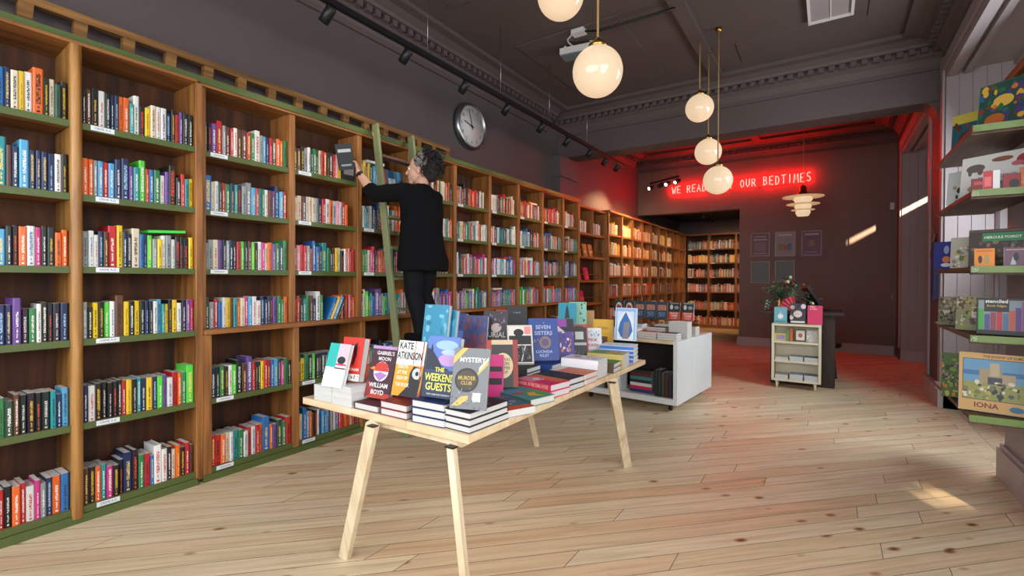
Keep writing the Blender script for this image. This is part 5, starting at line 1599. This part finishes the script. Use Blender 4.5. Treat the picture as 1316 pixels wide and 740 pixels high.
# second short track in the rear room, lamps facing the shop
t2a, t2b = on_y(836, 236, 9.4), on_y(872, 256, 9.0)
trk2 = empty('lighting_track', t2a, 0, 'short black lighting track with lit spotlights in the rear room', 'light track')
d2 = t2b - t2a; d2.z = 0
MB().bar((0, 0, 0), d2, .03, .03).build('rail', 'black_metal', trk2)
for k in (.05, .95):
    MB().tube([d2 * k, d2 * k + Vector((0, 0, CZR - t2a.z))], .0025, 5).build('suspension_wire', 'black_metal', trk2)
for i, k in enumerate((.02, .38, .62, .95)):
    p = t2a + d2 * k
    s_ = empty('spotlight', p - Vector((0, 0, .016)), 0, 'small black spotlight, %s on the short track left of the neon sign' % ORD[i], 'spotlight', 'spotlights on the short track')
    aim = (Vector((-.5, -.75, -.35)), Vector((-.9, -.1, -.5)), Vector((-.35, -.8, -.4)), Vector((-.5, -.7, -.45)))[i].normalized()
    T = Matrix.Translation((0, 0, -.07)) @ aim.to_track_quat('Z', 'Y').to_matrix().to_4x4()
    MB().tube([(0, 0, 0), (0, 0, -.05)], .008, 6).build('swivel', 'black_metal', s_)
    MB().lathe([(.03, -.06), (.04, -.055), (.042, .06), (.036, .06), (.034, .052)], 16, T=T).build('housing', 'black_metal', s_)
    if i != 1:
        MB().lathe([(.033, .05), (.02, .056), (.001, .058)], 14, T=T).build('lens', 'spot_lens', s_)
    light('SPOT', 'spot_beam', p + aim * .1 - Vector((0, 0, .08)), p + Vector((-1.2, (-.9, -.3, .6, 1.6)[i], -1.3)), 95, (1.0, .64, .32), spot_size=math.radians(80), spot_blend=.7, shadow_soft_size=.03)
# spotlights beyond the opening
for i, (x, y) in enumerate(((893, 275), (902, 279), (911, 283), (916, 284))):
    p = on_y(x, y, 12.2)
    s_ = empty('spotlight', p, 0, 'tiny spotlight on the dark ceiling beyond the opening, %s from the left' % ORD[i], 'spotlight', 'spotlights beyond the opening')
    MB().tube([(0, 0, .02), (0, 0, 3.05 - p.z)], .01, 6).build('swivel', 'black_metal', s_)
    T = Vector((-.3, -.9, -.3)).to_track_quat('Z', 'Y').to_matrix().to_4x4()
    MB().lathe([(.025, -.06), (.032, -.05), (.032, .04), (.028, .04)], 12, T=T).build('housing', 'black_metal', s_)
    MB().lathe([(.027, .03), (.001, .038)], 12, T=T).build('lens', 'spot_lens', s_)
for (lx, ly, ax, ay, e) in ((-2.4, 12.4, -3.5, 11.6, 60), (-2.3, 12.5, -3.5, 13.2, 60), (-2.2, 12.5, -2.6, 14.3, 75), (-1.5, 12.5, -1.6, 14.3, 60)):
    light('SPOT', 'spot_beam', (lx, ly, 2.85), (ax, ay, 1.3), e, (1.0, .60, .28), spot_size=math.radians(95), spot_blend=.8, shadow_soft_size=.04)

# ------------------------------------------------------------------ wall clock
ck = empty('wall_clock', (WL, 4.65, 3.215), 0, 'round steel wall clock with a pale dial above the bookcase', 'clock')
RT = Matrix.Rotation(PI / 2, 4, 'Y')
MB().lathe([(.285, .001), (.285, .05), (.275, .075), (.262, .085), (.25, .082), (.247, .03)], 48, T=RT).build('case', 'steel', ck)
MB().lathe([(.246, .05), (.246, .058)], 48, T=RT, col=lin('#c9c6c2')).build('dial', 'printed_card', ck)
m = MB()
for h in range(1, 13):
    a = h * PI / 6
    m.text(str(h), Matrix(((0, 0, 1, .0586), (1, 0, 0, .195 * math.sin(a)), (0, 1, 0, .195 * math.cos(a)), (0, 0, 0, 1))), .058, (.03, .03, .03))
for k in range(60):
    a = k * PI / 30
    T = Matrix.Translation((.0582, .232 * math.sin(a), .232 * math.cos(a))) @ Matrix.Rotation(-a, 4, 'X')
    m.box(0, .0004, -.0015, .0015, -.006, .006, (.04, .04, .04), T=T)
m.build('numerals', 'printed_card', ck)


def clock_hand(name, ang, ln, tail, w, x):
    T = Matrix.Translation((x, 0, 0)) @ Matrix.Rotation(-ang, 4, 'X')
    MB().box(0, .003, -w / 2, w / 2, -tail, ln, T=T).build(name, 'black_metal', ck)


clock_hand('hour_hand', math.radians(283), .15, .04, .014, .0605)
clock_hand('minute_hand', math.radians(342), .21, .045, .01, .064)
MB().lathe([(.014, .06), (.012, .07)], 14, T=RT).build('hand_boss', 'black_metal', ck)

# ------------------------------------------------------------------ ceiling fittings
em = empty('emergency_light', (-2.38, 4.95, CZ), math.radians(8), 'white boxed emergency light fixed under the ceiling behind the nearest globe', 'lamp')
MB().box(-.2, .2, -.09, .09, -.12, -.05).build('housing', 'white_plastic', em)
MB().box(-.19, .19, -.085, .085, -.135, -.1205).build('diffuser', 'glass_pane', em)
for x in (-.15, .15):
    MB().box(x - .012, x + .012, -.05, .05, -.0495, -.0005).build('bracket', 'white_plastic', em)
jb = on_z(744, 37, CZ)
jn = empty('junction_box', (jb.x, jb.y, CZ), 0, 'small white junction box with cable on the ceiling', 'junction box')
MB().box(-.07, .07, -.05, .05, -.06, -.001).build('box', 'white_plastic', jn)
MB().tube([(-.07, 0, -.03), (-.16, .05, -.05), (-.2, .15, -.03), (-.15, .3, -.07)], .008, 6).build('cable', 'white_plastic', jn)
cd = on_z(868, 2, CZ)
MB().tube([(.07, 0, -.045), (.2, .03, -.064), (cd.x - jb.x, cd.y - jb.y, -.064)], .012, 6).build('conduit', 'black_metal', jn)
vt = empty('ceiling_light', (-.01, 5.35, CZ), 0, 'unlit rectangular ceiling light panel with a white frame and grey diffuser', 'lamp')
m = MB()
for q in ((-.19, .19, -.45, -.425), (-.19, .19, .425, .45), (-.19, -.165, -.425, .425), (.165, .19, -.425, .425)):
    m.box(*q, -.05, -.001)
m.build('frame', 'white_plastic', vt)
MB().box(-.164, .164, -.424, .424, -.03, -.01).build('diffuser', 'bay_paint', vt)
MB().box(-.005, .005, -.424, .424, -.038, -.0301).build('divider', 'white_plastic', vt)
for i, (x, y) in enumerate(((-2.2, 8.6), (-.25, 9.0))):
    v2 = empty('ceiling_vent', (x, y, CZR - .016), 0, ('small grille in the red-lit rear ceiling, left of the globes', 'small grille in the red-lit rear ceiling above the tiered pendant')[i], 'vent')
    MB().box(-.16, .16, -.16, .16, -.02, -.001).build('frame', 'white_plastic', v2)
    MB().box(-.01, .01, -.15, .15, -.024, -.0201).build('slat', 'white_plastic', v2)

# ------------------------------------------------------------------ wall shelves with games on the right-hand pier
rs = empty('wall_shelf', (WR, 4.3, 0), 0, 'green edged wall shelves holding games and jigsaws on the pier at the right', 'shelf unit')
RSX, RSY0, RSY1 = .68, 3.76, 4.90
RSZ = [2.225, 1.855, 1.418, 1.02, .56]
for z in RSZ:
    s_ = MB().box(RSX - WR, -.001, RSY0 - 4.3 + .016, RSY1 - 4.3, z - .024, z).build('shelf', 'raw_shelf', rs)
    MB().box(RSX - WR, -.001, RSY0 - 4.3, RSY0 - 4.3 + .0155, z - .034, z + .004).build('shelf_edge', 'shelf_edge_green', s_)
    MB().box(RSX - WR + .001, -.001, RSY0 - 4.3 + .03, RSY0 - 4.3 + .045, z - .045, z - .0241).build('batten', 'raw_shelf', s_)
    MB().box(RSX - WR - .004, RSX - WR + .03, RSY0 - 4.3 - .006, RSY0 - 4.3 - .0005, z - .032, z - .004).build('clip', 'clear_acrylic', s_)
for y in (RSY0 + .12, RSY1 - .15):
    MB().box(-.02, -.001, y - 4.3 - .015, y - 4.3 + .015, .3, 2.4).build('upright', 'bay_paint', rs)


def box_item(x, y, z, w, h, t, yaw, lean, cover, label, art, cat='box', name='game_box', side=None):
    r = empty(name, (x, y, z + .0005 + t * math.sin(math.radians(lean))), 0, label, cat)
    r.rotation_euler = (Matrix.Rotation(math.radians(yaw), 4, 'Z') @ Matrix.Rotation(math.radians(-lean), 4, 'X')).to_euler()
    MB().box(-w / 2, w / 2, 0, t, 0, h, [lin(side or cover)] * 2 + [lin(cover)] + [lin(side or cover)] * 3).build('box', 'printed_card', r, bevel=.0015)
    m = MB(); cover_art(m, w, h, 0, art); m.build('cover_print', 'printed_card', r)
    return r


LEAFY = ['#2f6a3c', '#d8a83a', '#c9722a', '#2a5a8a', '#7a3a2c', '#1f4a3a']
# top shelf
box_item(.84, 3.97, RSZ[0], .25, .30, .05, -42, 6, '#1f6a52', 'tall green illustrated puzzle box with yellow plants on the top wall shelf', [('r', .03, .02, .97, .98, '#2a4a44'), ('s', 3, 60, .05, .05, .95, .95, .1, LEAFY + ['#4a3a7a']), ('e', .5, .6, .2, .12, '#d8b04a'), ('e', .35, .25, .2, .12, '#b5602a')], side='#dfe4e2')
box_item(.79, 4.45, RSZ[0], .22, .26, .05, -38, 5, '#1f5a6a', 'teal and rust illustrated box with a yellow band on the top wall shelf', [('r', 0, .75, 1, 1, '#c9b84a'), ('s', 4, 40, .05, .05, .95, .72, .12, ['#8a3a24', '#5a2a1c', '#2a5a6a', '#b5743a'])])
box_item(.93, 4.05, RSZ[0], .05, .29, .2, -20, 0, '#d8dadb', 'clear wrapped white box behind the tall green puzzle box', [('s', 5, 14, .1, .1, .9, .9, .1, ['#f2f2f2', '#8a8a8a', '#5a4a44'])], side='#e6e8e8')
# second shelf
box_item(.83, 4.02, RSZ[1], .36, .255, .04, -36, 8, '#d9d8d2', 'wide white animal puzzle box with dark drawings on the second wall shelf', [('t', 'ENDANGERED', .5, .42, .11, '#5a5a58', .8), ('t', 'ANIMALS', .42, .27, .11, '#5a5a58', .5), ('e', .2, .7, .13, .1, '#6a625c'), ('e', .27, .62, .04, .1, '#6a625c'), ('e', .13, .62, .03, .1, '#6a625c'), ('e', .55, .84, .14, .06, '#8a5a4a'), ('e', .83, .75, .1, .14, '#a03a44'), ('e', .75, .68, .08, .06, '#c06a70'), ('e', .25, .2, .14, .1, '#a08a6c')])
box_item(.745, 4.35, RSZ[1], .2, .22, .04, -38, 6, '#c9d0cc', 'pale box with bird drawings at the far end of the second wall shelf', [('s', 6, 16, .05, .05, .95, .95, .12, ['#3a3a3a', '#e6e4dc', '#a8987c', '#6a6a64'])])
box_item(.765, 3.79, RSZ[1], .07, .11, .05, -12, 0, '#b8323a', 'small red and white card game box at the front of the second wall shelf', [('r', .6, 0, 1, 1, '#d9dcdc'), ('r', .1, .2, .5, .7, '#d86a6a')], side='#dfe2e2')
box_item(.715, 3.81, RSZ[1], .06, .075, .03, -12, 0, '#7c1f26', 'small dark red card game box left of the red and white one', [('r', .2, .5, .8, .75, '#b5484a')])
box_item(.85, 3.80, RSZ[1], .07, .085, .04, -12, 0, '#8a1f2a', 'small crimson card game box with a black silhouette', [('e', .65, .35, .3, .3, '#1d1618')])
box_item(.905, 3.79, RSZ[1], .05, .115, .05, -20, 0, '#b5643a', 'small rust orange box beside the green box on the second wall shelf', [('s', 7, 14, .1, .1, .9, .9, .1, ['#8a4a2c', '#d08a5a'])])
box_item(.945, 3.80, RSZ[1], .04, .15, .05, -20, 0, '#3f7a3c', 'slim green box with a red and white top on the second wall shelf', [('r', .1, .6, .9, 1, '#c9483a'), ('r', .35, .15, .65, .5, '#d8d49a')])
# third shelf
box_item(.85, 3.95, RSZ[2], .30, .225, .05, -20, 5, '#33271f', 'dark brown library scene puzzle box with a green title plate', [('s', 8, 60, .03, .03, .97, .7, .08, ['#5a4434', '#2a1f18', '#7a6a4a', '#3a4a44', '#8a5a3a']), ('r', .2, .68, .78, .9, '#2a7a4c'), ('t', 'HERCULE POIROT', .49, .78, .09, '#e0e4d8', .52), ('r', .0, .94, 1, .97, '#5a4a3a')])
box_item(.73, 4.22, RSZ[2], .15, .2, .05, -30, 4, '#b9b3a4', 'cream box with small yellow pictures at the middle of the third wall shelf', [('s', 9, 26, .1, .05, .9, .7, .1, ['#c9b03a', '#6a7a4a', '#8a8078', '#e0dcd0'])])
box_item(.70, 4.62, RSZ[2], .15, .2, .05, -30, 4, '#1f2a7c', "royal blue box with orange and white figures at the third wall shelf far end", [('e', .5, .35, .15, .12, '#d07a3a'), ('e', .5, .15, .2, .07, '#c9cdd8'), ('e', .5, .7, .1, .15, '#8a94c0')])
box_item(.74, 3.79, RSZ[2], .085, .105, .045, -14, 0, '#d9822a', 'orange playing card box with two dark figures', [('e', .3, .4, .1, .22, '#2a241f'), ('e', .62, .4, .12, .25, '#9a8a5a'), ('r', .1, .82, .9, .9, '#b5641a')], side='#d0761f')
box_item(.865, 3.79, RSZ[2], .09, .108, .045, -14, 0, '#6a4a5c', 'mauve playing card box with a dancing couple and white sides', [('p', [(.3, .1), (.55, .1), (.5, .5), (.4, .5)], '#a9b0b8'), ('e', .55, .5, .12, .22, '#241c24'), ('r', .1, .85, .9, .9, '#b59a8a')], side='#d8dcde')
# fourth shelf
box_item(.86, 3.86, RSZ[3], .27, .215, .05, -12, 5, '#1d1d20', 'black edged book puzzle box with bright painted spines', [('r', .03, .12, .97, .93, '#7f8a94')] + [('r', .03 + .094 * i, .12, .115 + .094 * i, (.7, .55, .6, .62, .58, .66, .74, .9, .8, .7)[i], c) for i, c in enumerate(('#3f9a3a', '#4a4a7c', '#8a3a4a', '#b0303a', '#4a6a8a', '#b5543a', '#5a3a7a', '#8a4a7a', '#c02a5a', '#d0603a'))] +
         [('r', .12, .62, .5, .98, '#1a1a1c'), ('t', 'stenciled', .31, .9, .13, '#e6e6e6', .34), ('t', 'Book Edges', .31, .78, .08, '#c9a03a', .32), ('r', .05, .02, .95, .09, '#1a1a1c')])
box_item(.755, 4.12, RSZ[3], .17, .215, .05, -26, 5, '#8f8c6a', 'busy green and brown illustrated puzzle box with a white title square', [('s', 10, 70, .02, .02, .98, .98, .1, ['#5a4a3a', '#9aa04a', '#c9c4b0', '#7a3a2c', '#3f6a4a', '#b0a890']), ('r', .45, .38, .98, .68, '#d9d4cc'), ('t', 'THE CHARLES', .72, .57, .06, '#4a4a4a', .45), ('t', 'DICKENS', .72, .48, .08, '#4a4a4a', .45)])
box_item(.715, 4.52, RSZ[3], .15, .2, .05, -30, 5, '#7a7460', 'grey-brown crowded scene puzzle box at the far end of the fourth wall shelf', [('s', 11, 60, .02, .02, .98, .98, .12, ['#3a332c', '#a89c84', '#6a5a44', '#c4bca8', '#4a5a44'])])
# lowest shelf
box_item(.80, 3.87, RSZ[4], .30, .345, .06, -14, 5, '#c39a5e', 'large tan jigsaw box with an abbey painting and blue sides on the lowest wall shelf', [('r', .06, .2, .94, .9, '#2a2f38'), ('r', .07, .21, .93, .89, '#5f8fb0'), ('r', .07, .21, .93, .5, '#8a8a4a'), ('r', .07, .62, .93, .7, '#3f6a9a'), ('r', .3, .5, .62, .74, '#9a8a6a'), ('r', .45, .62, .58, .84, '#b0a080'), ('r', .42, .48, .66, .6, '#3a4048'), ('r', .62, .5, .8, .66, '#a39274'), ('s', 12, 50, .08, .24, .92, .52, .06, ['#4a4f58', '#6a7040', '#a39a5a', '#2f343c', '#c9c4b4']),
         ('t', 'IONA', .4, .11, .12, '#6a2420', .5), ('e', .82, .1, .1, .05, '#2f6a8a'), ('t', 'THE JIGSAW OF ELMS', .62, .945, .06, '#5a3a24', .55)], side='#2f7fb0')
box_item(.715, 4.25, RSZ[4], .19, .29, .05, -26, 5, '#4f6a3a', 'green and orange leafy jigsaw box at the back of the lowest wall shelf', [('s', 13, 80, .02, .02, .98, .98, .1, ['#2f4a2a', '#c9822a', '#7a9a3a', '#b0b04a', '#6a3a24', '#8a8a8a'])])
# blue bag and paper tags hung on the far pier
bag = empty('gift_bag', (.96, 6.95, 1.75), 0, 'dark blue bag hanging with paper tags on the far pier', 'bag')
MB().prism([(-.02, -.62), (.03, -.6), (.03, -.02), (-.02, 0)], -.09, .09, T=Matrix(((1, 0, 0, 0), (0, 0, 1, 0), (0, 1, 0, 0), (0, 0, 0, 1))), col=lin('#1f2f6a')).build('pouch', 'printed_card', bag)
MB().tube([(0, -.06, 0), (.02, 0, .1), (0, .06, 0)], .004, 6).build('handle', 'black_metal', bag)
tg = random.Random(8)
for k in range(9):
    y, z = 7.1 + tg.uniform(-.05, .35), 1.2 + k * .09
    m = MB(); m.T = Matrix.Translation((WR - .002, y, z)) @ Matrix.Rotation(tg.uniform(-.6, .6), 4, 'X')
    m.box(-.010, .0, -.05, .05, -.045, .045, lin(tg.choice(['#8a4a34', '#b9b0a0', '#5a6a74', '#a0684a', '#d0c8b8']))); m.T = None
    m.build('gift_tag', 'printed_card', label='paper gift tag hanging on the far pier, %s from the bottom' % ORD[k], cat='tag', group='gift tags on the far pier')
# books on a window shelf glimpsed behind the wall shelves
ws = MB().box(WR + .35, WO - .01, 5.6, 6.66, 1.50, 1.53).build('window_shelf', 'shelf_green', label='green window shelf in the bay behind the wall shelves', cat='shelf')
ws2 = MB().box(WR + .3, WO - .01, 5.6, 6.66, .86, .89).build('window_shelf', 'shelf_green', label='lower green window shelf in the bay with colourful books', cat='shelf')
for zz, n in ((1.5305, 13), (.8905, 14)):
    for k in range(n):
        c = RNG.choice(['#d07a3a', '#d8c03a', '#c98ab0', '#8fb8d0', '#b9a0d0', '#3f8a5a', '#d8d4cc', '#4a5aa0', '#d89a8a'])
        m = MB(); x = WR + .36 + k * .036
        book_shape(m, x, 6.3, zz, .13, .2, .03, lin(c), (1, 1, 1), False, 'x')
        m.build('paperback_book', 'book_spines', label='bright paperback on the %s window shelf, %s from the left' % ('upper' if zz > 1 else 'lower', ORD[k]), cat='book', group='books on the window shelves')
wc = empty('wooden_cabinet', (1.62, 9.9, 0), 0, 'brown wooden cabinet standing in the far bay', 'cabinet')
MB().box(-.2, .2, -.35, .35, 0, 1.15).build('body', 'oak_upright', wc)
MB().box(-.205, -.2001, -.32, .32, .08, 1.08).build('door', 'oak_upright', wc)
# display case contents: face-out pink books and small figures
for k, (y, z, c, nm) in enumerate(((7.36, 1.33, '#c81f5c', 'pink'), (7.68, 1.33, '#d8285a', 'bright pink'), (7.5, .93, '#c41f66', 'deep pink'), (7.35, .5, '#c8502c', 'orange patterned'), (7.6, .5, '#c8502c', 'orange patterned'), (7.36, 1.74, '#a8763a', 'amber'), (7.62, 1.74, '#a8763a', 'amber'), (7.85, 1.74, '#a8763a', 'amber'))):
    stand_book(None, 0, .15, .22, .02, 90, 12, c, '%s book facing out on %s rod shelf of display case, %s from left' % (nm, {1.33: 'middle', .93: 'lower', .5: 'lowest', 1.74: 'upper'}[z], ORD[(0, 1, 0, 0, 1, 0, 1, 2)[k]]), art=[('r', .15, .3, .85, .5, '#e0604a' if k < 3 else '#d8b08a'), ('s', 20 + k, 14, .1, .1, .9, .9, .1, ['#e05a6a', '#8a1f4a'] if k < 3 else ['#e0c49a', '#6a3a20'])], pos=Vector((XU - .07, y, z + .0005)))
